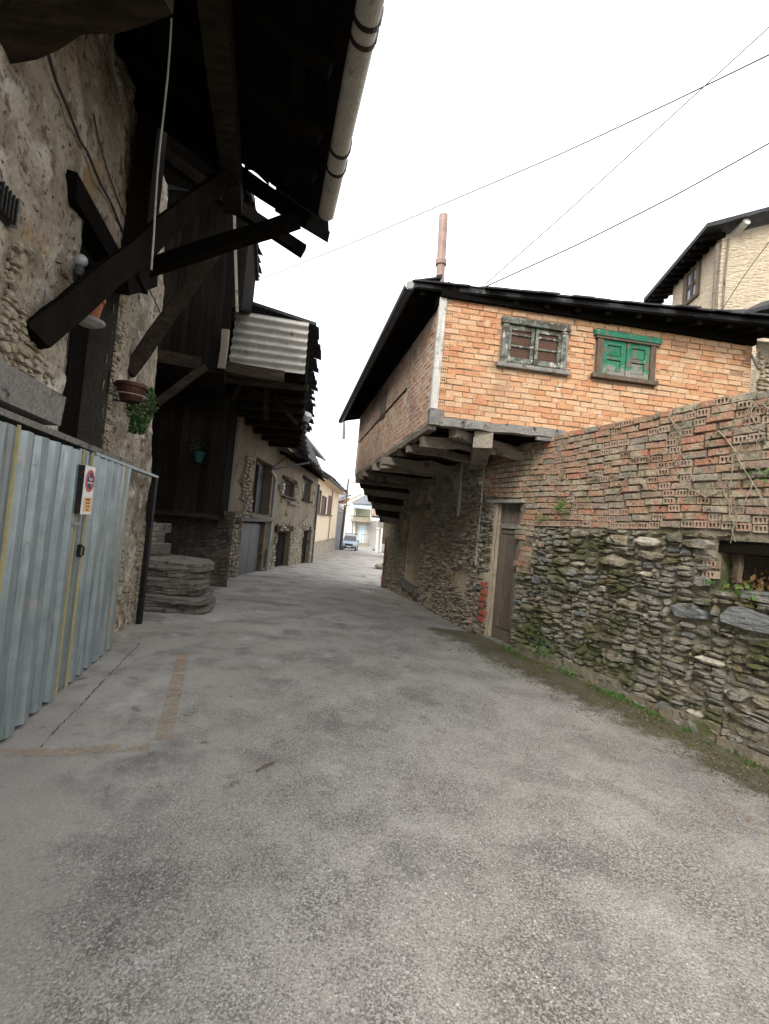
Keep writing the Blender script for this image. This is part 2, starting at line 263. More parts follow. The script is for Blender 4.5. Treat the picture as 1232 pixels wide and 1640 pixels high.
# ------------------------------------------------------------------ mesh helpers
class MB:
    def __init__(s): s.v = []; s.f = []; s.r = []
    def add(s, V, F, r=None):
        b = len(s.v); s.v.extend([tuple(map(float, p)) for p in V]); r = random.random() if r is None else r
        for f in F: s.f.append(tuple(i+b for i in f)); s.r.append(r)
        return s
    def hexa(s, p8, r=None):   # 0-3 bottom loop, 4-7 top loop
        return s.add(p8, [(3, 2, 1, 0), (4, 5, 6, 7), (0, 1, 5, 4), (1, 2, 6, 5), (2, 3, 7, 6), (3, 0, 4, 7)], r)
    def box(s, f, s0, s1, z0, z1, d0, d1, j=0.0, r=None):
        q = [f.P(a+R_(-j, j), z+R_(-j, j), d+R_(-j, j)) for z in (z0, z1) for a, d in ((s0, d0), (s1, d0), (s1, d1), (s0, d1))]
        return s.hexa(q, r)
    def wbox(s, x0, x1, y0, y1, z0, z1, j=0.0, r=None):
        return s.hexa([(x+R_(-j, j), y+R_(-j, j), z+R_(-j, j)) for z in (z0, z1) for x, y in ((x0, y0), (x1, y0), (x1, y1), (x0, y1))], r)
    def beam(s, p, q, w_, h_, n=1, j=0.0, up=(0, 0, 1), taper=1.0, r=None):
        p, q = np.array(p, float), np.array(q, float); t = (q-p)/np.linalg.norm(q-p); up = (0, 1, 0) if abs(t @ np.array(up, float)) > .985 else up; a = np.cross(t, up); a /= np.linalg.norm(a); b = np.cross(a, t)
        V = []; F = []
        for i in range(n+1):
            k = i/n; c = p+(q-p)*k + (a*R_(-j, j)+b*R_(-j, j) if 0 < i < n else 0); m = 1+(taper-1)*k; e = j*.6
            for sa, sb in ((-1, -1), (1, -1), (1, 1), (-1, 1)): V.append(c+a*(sa*w_/2*m+R_(-e, e))+b*(sb*h_/2*m+R_(-e, e)))
        for i in range(n):
            o = i*4
            for k in range(4): F.append((o+k, o+(k+1) % 4, o+4+(k+1) % 4, o+4+k))
        F += [(3, 2, 1, 0), tuple(n*4+k for k in range(4))]
        return s.add(V, F, r)
    def tube(s, pts, rad, n=8, cap=True, r=None, arc=None):
        pts = [np.array(p, float) for p in pts]; V = []; F = []; a = None
        for i, p in enumerate(pts):
            t = pts[min(i+1, len(pts)-1)]-pts[max(i-1, 0)]; t /= np.linalg.norm(t)
            if a is None: a = np.cross(t, (0, 0, 1) if abs(t[2]) < .9 else (0, 1, 0))
            a = a-t*(a @ t); a /= np.linalg.norm(a); b = np.cross(a, t); rr = rad[i] if isinstance(rad, (list, tuple)) else rad
            for k in range(n): th = 2*math.pi*k/n; V.append(p+(a*math.cos(th)+b*math.sin(th))*rr)
        for i in range(len(pts)-1):
            for k in range(n): F.append((i*n+k, i*n+(k+1) % n, (i+1)*n+(k+1) % n, (i+1)*n+k))
        if cap: F += [tuple(range(n-1, -1, -1)), tuple((len(pts)-1)*n+k for k in range(n))]
        return s.add(V, F, r)
    def lathe(s, c, prof, n=14, r=None):
        V = []; F = []; c = np.array(c, float)
        for (rr, z) in prof:
            for k in range(n): th = 2*math.pi*k/n; V.append(c+np.array([rr*math.cos(th), rr*math.sin(th), z]))
        for i in range(len(prof)-1):
            for k in range(n): F.append((i*n+k, i*n+(k+1) % n, (i+1)*n+(k+1) % n, (i+1)*n+k))
        F += [tuple(range(n-1, -1, -1)), tuple((len(prof)-1)*n+k for k in range(n))]
        return s.add(V, F, r)
    def prism(s, poly, vec, r=None):
        n = len(poly); vec = np.array(vec, float); P = [np.array(p, float) for p in poly]
        return s.add(P+[p+vec for p in P], [tuple(range(n-1, -1, -1)), tuple(range(n, 2*n))]+[(i, (i+1) % n, n+(i+1) % n, n+i) for i in range(n)], r)
    def leaf(s, c, size, nrm=None, r=None):
        a = RNG.normal(size=3); a /= np.linalg.norm(a); b = np.cross(a, RNG.normal(size=3)); b /= np.linalg.norm(b); c = np.array(c, float); n = np.cross(a, b)
        return s.add([c-a*size, c+b*size*.55+n*size*.15, c+a*size, c-b*size*.55+n*size*.15], [(0, 1, 2), (0, 2, 3)], r)
WLOC = {}
def wl(o): return WLOC.get(o.name, np.zeros(3)) if o else np.zeros(3)
def newmesh(name, V, F, mat, R=None, smooth=False, attrs=None):
    me = bpy.data.meshes.new(name); me.from_pydata([tuple(v) for v in V], [], F); me.materials.append(MATS[mat])
    if R is not None: a = me.attributes.new('rnd', 'FLOAT', 'FACE'); a.data.foreach_set('value', np.array(R, np.float32))
    for k, arr in (attrs or {}).items(): a = me.attributes.new(k, 'FLOAT', 'POINT'); a.data.foreach_set('value', np.array(arr, np.float32))
    if smooth: me.polygons.foreach_set('use_smooth', [True]*len(me.polygons))
    me.update(); return me
def props(o, label=None, cat=None, group=None, kind=None):
    for k, v in (('label', label), ('category', cat), ('group', group), ('kind', kind)):
        if v: o[k] = v
    return o
def build(mb, name, mat, parent=None, smooth=False, label=None, cat=None, group=None, kind=None, fix=True):
    V = np.array(mb.v); 
    if parent is not None: org = wl(parent)
    else: org = np.array([V[:, 0].mean(), V[:, 1].mean(), V[:, 2].min()])
    me = newmesh(name, V-org, mb.f, mat, mb.r, smooth)
    if fix:
        import bmesh; bm = bmesh.new(); bm.from_mesh(me); bmesh.ops.recalc_face_normals(bm, faces=bm.faces[:]); bm.to_mesh(me); bm.free()
    o = bpy.data.objects.new(name, me); col.objects.link(o)
    if parent is not None: o.parent = parent; WLOC[o.name] = org
    else: o.location = org; WLOC[o.name] = org
    return props(o, label, cat, group, kind)
def root(name, label, cat, loc, group=None):
    o = bpy.data.objects.new(name, None); col.objects.link(o); o.location = tuple(map(float, loc)); o.empty_display_size = .2
    WLOC[o.name] = np.array(loc, float); return props(o, label, cat, group)
def piece(name, me, mw, parent):
    o = bpy.data.objects.new(name, me); col.objects.link(o); o.parent = parent
    o.matrix_local = Matrix.Translation(-Vector(wl(parent))) @ mw; return o
def part(name, mat, parent, fn, **k):
    m = MB(); fn(m); return build(m, name, mat, parent, **k)

# building pieces that repeat
def stone_mesh(mat, n=7):
    V = []; F = []; base = []; ph = R_(0, 6); n = random.choice((6, 7, 7, 8)); sq = R_(3.0, 8.0)
    for k in range(n):
        t = 2*math.pi*(k+R_(-.33, .33))/n+ph; c, s_ = math.cos(t), math.sin(t); q = (abs(c)**sq+abs(s_)**sq)**(-1/sq)*R_(.74, 1.04)*.5; base.append((c*q, s_*q))
    tilt = (R_(-.5, .5), R_(-.6, .6))
    for sc_, d in ((1.0, .9), (1.0, -.45), (.90, -.9)):
        for (a, b) in base: V.append((a*sc_+R_(-.02, .02), d+(R_(-.22, .22)+a*tilt[0]+b*tilt[1] if d < .5 else 0), b*sc_+R_(-.02, .02)))
    V.append((R_(-.1, .1), -1+R_(-.15, .15), R_(-.1, .1)))
    for i in range(2):
        for k in range(n): F.append((i*n+k, (i+1)*n+k, (i+1)*n+(k+1) % n, i*n+(k+1) % n))
    for k in range(n): F.append((2*n+k, 3*n, 2*n+(k+1) % n))
    return newmesh('stone', V, F, mat)
def brick_mesh(mat, L=.235, H=.068, D=.09):
    j = lambda a: R_(-a, a); V = []; F = []; b = .004
    fr = [(-L/2, -H/2), (-L/6, -H/2), (L/6, -H/2), (L/2, -H/2), (L/2, H/2), (L/6, H/2), (-L/6, H/2), (-L/2, H/2)]
    for (x, z) in fr: V.append((x, D, z))
    for (x, z) in fr: V.append((x+j(.003), b+j(.002), z+j(.003)))
    for (x, z) in fr: V.append((x*(1-2*b/L)+j(.0035), 0+j(.003), z*(1-2*b/H)+j(.0035)))
    for i in range(2):
        for k in range(8): F.append((i*8+k, (i+1)*8+k, (i+1)*8+(k+1) % 8, i*8+(k+1) % 8))
    o = 16; F += [(o, o+7, o+6, o+1), (o+1, o+6, o+5, o+2), (o+2, o+5, o+4, o+3)]
    return newmesh('brick', V, F, mat)
def hollow_mesh(mat, L=.115, H=.072, D=.09, holes=3):
    V = []; F = []; xs = [-L/2]; g = L*.10; wv = (L-g*(holes+1))/holes
    for i in range(holes): xs += [-L/2+g+i*(wv+g), -L/2+(i+1)*(wv+g)]
    xs.append(L/2); zs = [-H/2, -H*.27, H*.27, H/2]; nx = len(xs); idx = {}
    def v(x, y, z): V.append((x, y, z)); return len(V)-1
    for i, x in enumerate(xs):
        for k, z in enumerate(zs): idx[i, k] = v(x+R_(-.0015, .0015), R_(-.001, .001), z+R_(-.002, .002))
    for i in range(nx-1):
        for k in range(3):
            q = (idx[i, k], idx[i, k+1], idx[i+1, k+1], idx[i+1, k])
            if k == 1 and i % 2 == 1:
                w4 = [v(V[c][0], .07, V[c][2]) for c in q]
                F += [(q[n], q[(n+1) % 4], w4[(n+1) % 4], w4[n]) for n in range(4)]+[tuple(w4)]
            else: F.append(q)
    bb = [v(x, D, z) for x, z in ((-L/2, -H/2), (-L/2, H/2), (L/2, H/2), (L/2, -H/2))]; fc = [idx[0, 0], idx[0, 3], idx[nx-1, 3], idx[nx-1, 0]]
    F += [(fc[n], bb[n], bb[(n+1) % 4], fc[(n+1) % 4]) for n in range(4)]
    return newmesh('brick', V, F, mat)
def place_many(items, name, parent, limit=300, stuffname=None):
    """items: (mesh, matrix). The ones that show largest become parts, the rest one joined part."""
    def size(it):
        m = it[1]; d = (m.translation-Vector((0, 0, EYE))).length; bb = it[0].vertices; xs = [v.co.x for v in bb]; zs = [v.co.z for v in bb]; s_ = m.to_scale()
        return (max(xs)-min(xs))*s_.x*(max(zs)-min(zs))*s_.z/d**2
    def seen(it):
        q = CAMR.to_3x3().inverted() @ (it[1].translation-Vector((0, 0, EYE)))
        if q.z > -.1: return 0
        x, y = 616-FPX*q.x/q.z, 820+FPX*q.y/q.z; return 1 if -15 < x < 1247 and -15 < y < 1655 else 0
    items = sorted(items, key=lambda it: -size(it)*(1 if seen(it) else 1e-4))
    for me, mw in items[:limit]: piece(name, me, mw, parent)
    if items[limit:]:
        mb = MB()
        for me, mw in items[limit:]: mb.add([mw @ v.co for v in me.vertices], [tuple(p.vertices) for p in me.polygons])
        mat = items[limit][0].materials[0].name
        build(mb, stuffname or name+'_rest', mat, parent, kind='stuff', fix=False)
def pack(s0, s1, z0, z1, ws, hs, g=.02, ok=None):
    nx, nz = int((s1-s0)/g), int((z1-z0)/g); occ = np.zeros((nx, nz), bool); out = []
    if ok:
        for i in range(nx):
            for k in range(nz):
                if not ok(s0+(i+.5)*g, z0+(k+.5)*g): occ[i, k] = True
    for k in range(nz):
        for i in range(nx):
            if occ[i, k]: continue
            big = random.random()**2.2; w_ = ws[0]+(ws[1]-ws[0])*big*R_(.6, 1)+R_(0, .03); h_ = hs[0]+(hs[1]-hs[0])*(.25*random.random()+.75*big*random.random())
            wi, hi = max(2, int(w_/g)), max(1, int(h_/g))
            m = 0
            while m < wi and i+m < nx and not occ[i+m, k]: m += 1
            wi = min(wi, m)
            if m-wi < 2: wi = m
            n = 0
            while n < hi and k+n < nz and not occ[i:i+wi, k+n].any(): n += 1
            occ[i:i+wi, k:k+n] = True; out.append((s0+(i+wi/2)*g, z0+(k+n/2)*g, wi*g, n*g))
    return out
def gridwall(f, s0, s1, z0, z1, st, holes=(), amp=.015, d0=0.0, right=None, sd=0, frq=3.0, top=None, zb=None):
    """a rough wall face as a fine grid with real relief, holes left open"""
    ns, nz = max(2, int((s1-s0)/st)), max(2, int((z1-z0)/st)); S = np.linspace(s0, s1, ns+1); Z = np.linspace(z0, z1, nz+1); mb = MB(); V = []
    for i, s_ in enumerate(S):
        for k, z in enumerate(Z):
            ss = s_
            if right: lim = right(z); ss = s0+(s_-s0)*(lim-s0)/(s1-s0)
            zz = z
            if top: t = top(ss); zz = z0+(z-z0)*(t-z0)/(z1-z0)
            V.append((ss, zz))
    A = np.array(V); n = fbm(A[:, 0]*frq+5, A[:, 1]*frq+9, 5, sd)-.47+.35*(fbm(A[:, 0]*frq*5, A[:, 1]*frq*5, 3, sd+9)-.45); D = d0+n*amp*3
    mb.v = [tuple(f.P(a, b, d)) for (a, b), d in zip(V, D)]
    for i in range(ns):
        for k in range(nz):
            c = A[[i*(nz+1)+k, (i+1)*(nz+1)+k+1]].mean(0)
            if any(h[0] < c[0] < h[1] and h[2] < c[1] < h[3] for h in holes): continue
            q4 = (i*(nz+1)+k, (i+1)*(nz+1)+k, (i+1)*(nz+1)+k+1, i*(nz+1)+k+1); mb.f.append(q4 if np.cross(f.u, f.z) @ f.n > 0 else q4[::-1]); mb.r.append(.5)
    return mb
def reveal(mb, f, h, depth, back=True, d0=.02):
    s0, s1, z0, z1 = h; q = lambda a, b, d: f.P(a, b, d)
    for (a, b), (c, e) in (((s0, z0), (s1, z0)), ((s1, z0), (s1, z1)), ((s1, z1), (s0, z1)), ((s0, z1), (s0, z0))):
        mb.add([q(a, b, d0), q(c, e, d0), q(c, e, -depth), q(a, b, -depth)], [(0, 1, 2, 3)])
    if back: mb.add([q(s0, z0, -depth), q(s1, z0, -depth), q(s1, z1, -depth), q(s0, z1, -depth)], [(0, 1, 2, 3)])

# ------------------------------------------------------------------ ground
YL = np.array([-6, 3, 5.2, 6.5, 8, 11.3, 12.7, 15.4, 20, 26, 30, 40, 46, 51, 58, 70, 120, 500.]); ZL = np.array([0, 0, 0, -.03, -.09, -.17, -.21, -.31, -.50, -.85, -.93, -1.0, -1.15, -1.42, -1.6, -1.5, -1.3, -1.3])
XL = np.array([-2.0, -2.3, -2.9, -3.3, -3.7, -4, -4, -4, -4, -4, -4.4, -4.5, -4.6, -4.6, -5, -5, -5, -5])
YR = np.array([-6, 2, 3.9, 4.8, 7.6, 8.5, 11.2, 13.75, 16, 22, 26, 32, 40, 51, 58, 70, 120, 500.]); ZR = np.array([-.12, -.16, -.16, -.10, -.085, -.13, -.25, -.4, -.55, -.78, -.9, -.98, -1.08, -1.42, -1.5, -.8, -.6, -.6])
XR = np.array([4.2, 4.2, 3.44, 3.0, 1.7, 1.5, 1.1, .7, .2, 0, 0, 0, 0, 0, 0, 0, 0, 0])
def gz(x, y):
    x = np.asarray(x, float); y = np.asarray(y, float)
    zl, xl, zr, xr = np.interp(y, YL, ZL), np.interp(y, YL, XL), np.interp(y, YR, ZR), np.interp(y, YR, XR)
    t = np.clip((x-xl)/(xr-xl), 0, 1); t2 = t*t*(3-2*t); z = zl*(1-t2)+zr*t2+.03*np.sin(math.pi*t)
    return z
def gzf(x, y): return float(gz(x, y))
GX = np.concatenate([-np.geomspace(400, 5, 22), np.arange(-4.9, 5.0, .06), np.geomspace(5.1, 400, 22)]); GY = np.concatenate([[-200, -60, -20, -8, -4], np.arange(-2, 9, .06), np.arange(9, 20, .15), np.geomspace(20.2, 600, 60)])
XX, YY = np.meshgrid(GX, GY, indexing='ij'); ZZ = gz(XX, YY)
near = np.clip((14-np.abs(YY))/10, 0, 1); ZZ = ZZ+near*(.022*(fbm(XX*.9+3, YY*.9, 3, 4)-.45)+.010*(fbm(XX*5, YY*5, 3, 5)-.45))
nx, ny = XX.shape; V = np.stack([XX, YY, ZZ], -1).reshape(-1, 3); I = np.arange(nx*ny).reshape(nx, ny)
F = np.stack([I[:-1, :-1], I[1:, :-1], I[1:, 1:], I[:-1, 1:]], -1).reshape(-1, 4).tolist()
xrw = np.interp(YY, YR, XR); xlw = np.interp(YY, YL, XL)
dist = xrw-XX
mossa = np.where((YY < 7.8), np.clip(1.16-dist/1.25, 0, 1), np.clip(.55-dist/.8, 0, 1))*np.clip((30-YY)/10, 0, 1)
mossa = np.maximum(mossa, .5*np.clip(1-(XX-xlw)/.5, 0, 1)*((YY > 12) & (YY < 30)))
mossa = np.maximum(mossa, .42*np.exp(-((XX-.15+.02*YY)/.9)**2)*((YY > 8) & (YY < 26)))
worn = np.clip(.15+(XX+1.9)/2.6, .05, .95)*np.clip((16-YY)/6, .25, 1)
gm = newmesh('road', V, F, 'road_concrete', None, True, {'moss': mossa.ravel(), 'worn': worn.ravel()})
road = bpy.data.objects.new('road', gm); col.objects.link(road); props(road, 'worn grey concrete lane running downhill between the old houses', None, None, 'structure')
def gpt(x, y):
    """the ground point that a surveyed sight line meets"""
    d = ray(x, y); t = 2.0
    for _ in range(60): p = EYEP+d*t; t = t*.5+.5*((gzf(p[0], p[1])-EYE)/d[2])
    p = EYEP+d*t; p[2] = gzf(p[0], p[1]); return p
def gsurf(x, y):
    n = max(0, min(1, (14-abs(y))/10)); X, Y = np.array([float(x)]), np.array([float(y)])
    return float(gz(X, Y)[0]+n*(.022*(fbm(X*.9+3, Y*.9, 3, 4)-.45)+.010*(fbm(X*5, Y*5, 3, 5)-.45))[0])
def strip(name, pts, wd, mat, lift=.004, jag=0.0, n=40):
    P = [gpt(*p) for p in pts]; mb = MB(); q = []
    for a, b in zip(P[:-1], P[1:]):
        for k in range(n): q.append(a+(b-a)*k/n)
    q.append(P[-1]); L_ = []
    for i, c in enumerate(q):
        t = q[min(i+1, len(q)-1)]-q[max(i-1, 0)]; sd = np.array([t[1], -t[0], 0]); sd /= np.linalg.norm(sd); o = R_(-jag, jag); ww = wd*(1 if jag == 0 else R_(.4, 1.2))
        for e in (-.5, .5): v = c+sd*(e*ww+o); L_.append((v[0], v[1], gsurf(v[0], v[1])+lift))
    mb.add(L_, [(2*i, 2*i+1, 2*i+3, 2*i+2) for i in range(len(q)-1)])
    return build(mb, name, mat, None, kind='structure')
strip('road_marking', [(-40, 1207), (120, 1203), (240, 1196)], .11, 'line_paint', .005)['label'] = 'faded orange painted line crossing the concrete in front of the gate'
strip('road_marking', [(295, 1045), (275, 1130), (262, 1185)], .11, 'line_paint', .005)['label'] = 'faded orange painted line running along the lane beside the gate'
strip('road_joint', [(180, 1027), (224, 1031), (165, 1092), (64, 1196)], .010, 'crack', .004, .007)
# loose pebbles bedded in the worn surface
def pebbles():
    n = 15000; y = 1.0+5.2*RNG.random(n)**1.5; x = (RNG.random(n)*2-1)*(.6+y*.85); x = np.clip(x, -9, 9)
    xl, xr = np.interp(y, YL, XL), np.interp(y, YR, XR); wv = np.clip(.2+(x+1.9)/2.4, .05, 1); k = (x > xl+.05) & (x < xr-.05) & (RNG.random(n) < wv)*(fbm(x*1.6, y*1.6, 3, 2) > .40); x, y = x[k], y[k]; n = len(x)
    z = gz(x, y)+np.clip((14-y)/10, 0, 1)*(.022*(fbm(x*.9+3, y*.9, 3, 4)-.45)+.010*(fbm(x*5, y*5, 3, 5)-.45))
    r = .0025+.0045*RNG.random(n)**2; base = np.array([(1, 0, 0), (.5, .87, 0), (-.5, .87, 0), (-1, 0, 0), (-.5, -.87, 0), (.5, -.87, 0), (0, 0, .55)])
    jit = 1+.35*(RNG.random((n, 7, 3))-.5); Vv = (base[None]*jit*r[:, None, None]+np.stack([x, y, z-.0005], -1)[:, None]).reshape(-1, 3)
    f = np.array([(0, 1, 6), (1, 2, 6), (2, 3, 6), (3, 4, 6), (4, 5, 6), (5, 0, 6)]); Ff = (f[None]+7*np.arange(n)[:, None, None]).reshape(-1, 3).tolist()
    me = newmesh('gravel', Vv, Ff, 'pebble', np.repeat(RNG.random(n), 6)); o = bpy.data.objects.new('gravel', me); col.objects.link(o)
    props(o, 'small pale and dark pebbles bedded in the worn concrete lane', None, None, 'stuff')
pebbles()
mb = MB(); a, b = gpt(411, 1238), gpt(441, 1225); a[2] += .014; b[2] += .02; mb.tube([a, a*.6+b*.4+[0, .004, .006], b], [.006, .008, .004], 6)
build(mb, 'twig', 'bare_frame', label='short dark twig lying on the concrete in the middle of the lane', cat='twig')

# ------------------------------------------------------------------ LEFT: near house (A)
A = Fr((-3.36, 6.5), -15, 1)
def sY(Y): return (Y-6.5)/math.cos(math.radians(15))
cor = lambda z: sY(6.52-.17*max(0, z))                      # the leaning corner of the wall
dh = (A.sz(88, 700)[0], A.sz(160, 720)[0], 1.98, 3.70)      # raised doorway
ha = root('stone_house', 'near stone house with flaking plaster, deep timber eaves and a raised dark door', 'house', A.P(-3, 0, -.5))
wA = build(gridwall(A, sY(-1.2), sY(6.5), -.3, 5.55, .035, [dh], .036, 0, cor, 3, 2.6), 'wall', 'plaster', ha, smooth=False, fix=False)
part('doorway_reveal', 'dark_stone', ha, lambda m: reveal(m, A, dh, .3))
part('wall_end', 'plaster', ha, lambda m: m.add([A.P(cor(-.3), -.3, 0), A.P(cor(5.5), 5.5, 0), A.P(cor(5.5), 5.5, -2.5), A.P(cor(-.3), -.3, -2.5)], [(0, 1, 2, 3)]))
dr = root('_tmp', '', '', (0, 0, 0)); bpy.data.objects.remove(dr)
dA = part('door', 'plank_wood', ha, lambda m: m.box(A, dh[0]+.02, dh[1]-.02, dh[2]+.02, dh[3], -.26, -.23))
for k in range(5):
    w5 = (dh[1]-dh[0]-.04)/5; part('plank', 'plank_wood', dA, lambda m: m.box(A, dh[0]+.022+k*w5, dh[0]+.016+(k+1)*w5, dh[2]+.03, dh[3]-.02, -.23, -.20+R_(0, .01), .003))
part('door_lintel', 'dark_wood', ha, lambda m: m.box(A, dh[0]-.25, dh[1]+.2, dh[3]-.02, dh[3]+.18, -.12, .05, .01))
part('door_sill', 'grey_wood', ha, lambda m: m.box(A, dh[0]-.05, dh[1]+.08, dh[2]-.07, dh[2], -.25, .07, .01))
SM = {k: [stone_mesh(k) for _ in range(n)] for k, n in (('plaster_stone', 14), ('rubble', 26), ('house_stone', 16), ('white_stone', 4), ('slate_stone', 4), ('dark_stone', 6), ('step_stone', 4))}
def stones(f, cells, mat, parent, dep=.05, d0=0.0, limit=300, fill=.96, tilt=.08, extra=None, jd=.02):
    its = []
    for (s_, z, w_, h_) in cells:
        m = mat if not extra else extra(s_, z, w_, h_) or mat
        dd = dep*R_(.6, 1.2); mw = f.mat(s_, z, d0+R_(-jd, jd), R_(-tilt, tilt)) @ Matrix.Diagonal((w_*fill, dd, h_*fill, 1)); its.append((random.choice(SM[m]), mw))
    place_many(its, 'stone', parent, limit, 'stone_rest')
# stones laid bare where the plaster has come away
def bareA(s_, z):
    if s_ > cor(z)-.03: return False
    if dh[0]-.03 < s_ < dh[1]+.03 and dh[2]-.05 < z < dh[3]+.2: return False
    n = float(fbm(np.array([s_*2.2+3]), np.array([z*2.2]), 3, 8)[0])
    if dh[0]-.85 < s_ < dh[0] and 2.28 < z < 3.2: return n > .40
    if s_ > sY(5.2) and z < 1.1: return n > .38
    if dh[1] < s_ < dh[1]+.22 and 2.0 < z < 3.6: return n > .36
    return False
stones(A, pack(sY(2.0), sY(6.5), .0, 4.6, (.06, .30), (.03, .13), .0225, bareA), 'plaster_stone', wA, .022, .006, 300, .97, .12)
# roof, purlin, boards, struts
def AR(s_, d): return 5.45-.40*d                        # underside of the eaves
e1 = A.sz(528, 372, 1.95)[0]-.02
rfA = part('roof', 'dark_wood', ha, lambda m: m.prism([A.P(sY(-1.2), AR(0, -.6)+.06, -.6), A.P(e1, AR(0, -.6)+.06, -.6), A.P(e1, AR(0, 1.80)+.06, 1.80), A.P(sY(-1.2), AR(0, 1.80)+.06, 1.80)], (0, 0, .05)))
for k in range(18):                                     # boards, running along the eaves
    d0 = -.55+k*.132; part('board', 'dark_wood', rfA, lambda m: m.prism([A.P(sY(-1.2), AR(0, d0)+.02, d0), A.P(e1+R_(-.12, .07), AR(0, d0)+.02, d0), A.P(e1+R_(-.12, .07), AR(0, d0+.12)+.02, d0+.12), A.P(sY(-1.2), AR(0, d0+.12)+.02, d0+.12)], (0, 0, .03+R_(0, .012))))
for k in range(11):
    s0 = sY(-.6)+k*.55; part('rafter', 'dark_wood', rfA, lambda m: m.beam(A.P(s0, AR(0, -.3)-.05, -.3), A.P(s0+R_(-.08, .08), AR(0, 1.72)-.045, 1.72), .10, .13, 4, .015))
for k in range(26):
    s0 = sY(-1.0)+k*.225; part('slate', 'slate', rfA, lambda m: m.prism([A.P(s0, AR(0, 1.35)+.12, 1.35), A.P(s0+.24, AR(0, 1.35)+.12, 1.35), A.P(s0+.23+R_(-.03, .03), AR(0, 1.93)+.12, 1.93+R_(-.03, .05)), A.P(s0+.01, AR(0, 1.93)+.12, 1.93+R_(-.03, .05))], (0, 0, .018)))
part('purlin', 'brown_beam', ha, lambda m: m.beam(A.P(sY(-1.3), 4.80, .95), A.P(e1+.15, 4.76, .95), .17, .20, 8, .012))
part('strut', 'dark_wood', ha, lambda m: m.beam(A.px(52, 545, .02)+[0, 0, .02], at(365, 283, 4.1), .15, .17, 7, .012, taper=.8))
part('strut', 'brown_beam', ha, lambda m: m.beam(A.px(206, 598, .02), at(352, 392, 5.35), .11, .14, 7, .010))
part('strut', 'dark_wood', ha, lambda m: m.beam(at(185, 447, 4.55), at(478, 352, 4.62), .11, .14, 6, .01))
part('tie_beam', 'brown_beam', ha, lambda m: (lambda p: m.beam(p, onz(255, -48, p[2]+.05), .19, .19, 6, .018))(A.px(-14, 46, -.05)))
part('post', 'dark_wood', ha, lambda m: m.beam(A.px(214, 455, .12), A.px(258, 100, .12), .34, .18, 4, .008, up=tuple(A.n)))
part('post_block', 'dark_wood', ha, lambda m: m.beam(A.px(190, 452, .1), A.px(240, 440, .1), .16, .2, 2, .008))
gt = root('rain_gutter', 'beige plastic rain gutter held by dark straps along the near eaves', 'gutter', A.P(0, 4.5, 2.15))
GD = 1.87
def gline(s_): return A.P(s_, 4.60-.004*(s_+5), GD)
gs0, gs1 = sY(-1.6), A.sz(520, 370, GD)[0]
def halfpipe(m, pts, rad, n=9, a0=math.pi, a1=2*math.pi, th=.006, nrm=None):
    V = []; F = []
    for p in pts:
        for r2 in (rad, rad-th):
            for k in range(n+1): t = a0+(a1-a0)*k/n; V.append(np.array(p)+nrm*(math.cos(t)*r2)+np.array([0, 0, math.sin(t)*r2]))
    q = 2*(n+1)
    for i in range(len(pts)-1):
        for k in range(n): F += [(i*q+k, i*q+k+1, (i+1)*q+k+1, (i+1)*q+k), (i*q+n+1+k, (i+1)*q+n+1+k, (i+1)*q+n+2+k, i*q+n+2+k)]
        F += [(i*q, (i+1)*q, (i+1)*q+n+1, i*q+n+1), (i*q+n, i*q+q-1, (i+1)*q+q-1, (i+1)*q+n)]
    for i in (0, len(pts)-1):
        for k in range(n): F.append((i*q+k, i*q+k+1, i*q+n+2+k, i*q+n+1+k))
    m.add(V, F)
part('gutter_channel', 'gutter_pvc', gt, lambda m: halfpipe(m, [gline(gs0+(gs1-gs0)*k/8) for k in range(9)], .078, nrm=A.n), smooth=False)
for (x, y) in ((585, 60), (572, 158), (540, 283), (530, 350)):
    s_ = A.sz(x, y, GD)[0]
    part('strap', 'dark_steel', gt, lambda m: (halfpipe(m, [gline(s_-.014), gline(s_+.014)], .086, nrm=A.n), m.beam(gline(s_)+A.n*.08+[0, 0, -.005], gline(s_)+A.n*.09+[0, 0, .09], .012, .03)))
# things on the wall
mb = MB(); p = [A.px(*q, .04) for q in ((73, 70), (90, 130), (108, 172), (128, 225), (140, 243), (160, 292), (178, 325), (197, 372))]; mb.tube(p, .011, 6)
build(mb, 'wall_cable', 'cable', label='thick black cable sagging down the plastered wall above the raised door', cat='cable')
mb = MB(); p = [A.px(*q, .035) for q in ((150, 182), (158, 225), (172, 272), (186, 312), (201, 350))]; mb.tube(p, .006, 6)
build(mb, 'wall_cable', 'cable', label='thin black cable on the plastered wall beside the dark post', cat='cable')
mb = MB(); p = [A.px(*q, .03) for q in ((224, 425), (238, 460), (252, 490), (256, 500))]; mb.tube(p, .008, 6)
build(mb, 'wall_cable', 'cable', label='short dark cable on the plaster under the timber strut near the house corner', cat='cable')
mb = MB(); p = at(275, 30, 2.6); q = at(241, 432, 2.62); mb.tube([p+(q-p)*k/8+[.006*math.sin(k), 0, 0] for k in range(9)], .006, 6)
build(mb, 'hanging_rope', 'rope', label='pale rope hanging straight down from the roof beam end', cat='rope')
s_, z_ = A.sz(4, 328)
vg = root('vent_grille', 'small black wire grille over a vent hole in the plaster at the left edge', 'grille', A.P(s_, z_, .03))
part('grille_back', 'dark_steel', vg, lambda m: m.box(A, s_-.12, s_+.04, z_-.09, z_+.08, .0, .02))
for k in range(5): part('bar', 'dark_steel', vg, lambda m: m.box(A, s_-.11+k*.035, s_-.10+k*.035, z_-.08, z_+.07, .045, .055))
for k in range(4): part('bar', 'dark_steel', vg, lambda m: m.box(A, s_-.12, s_+.04, z_-.07+k*.04, z_-.06+k*.04, .033, .044))
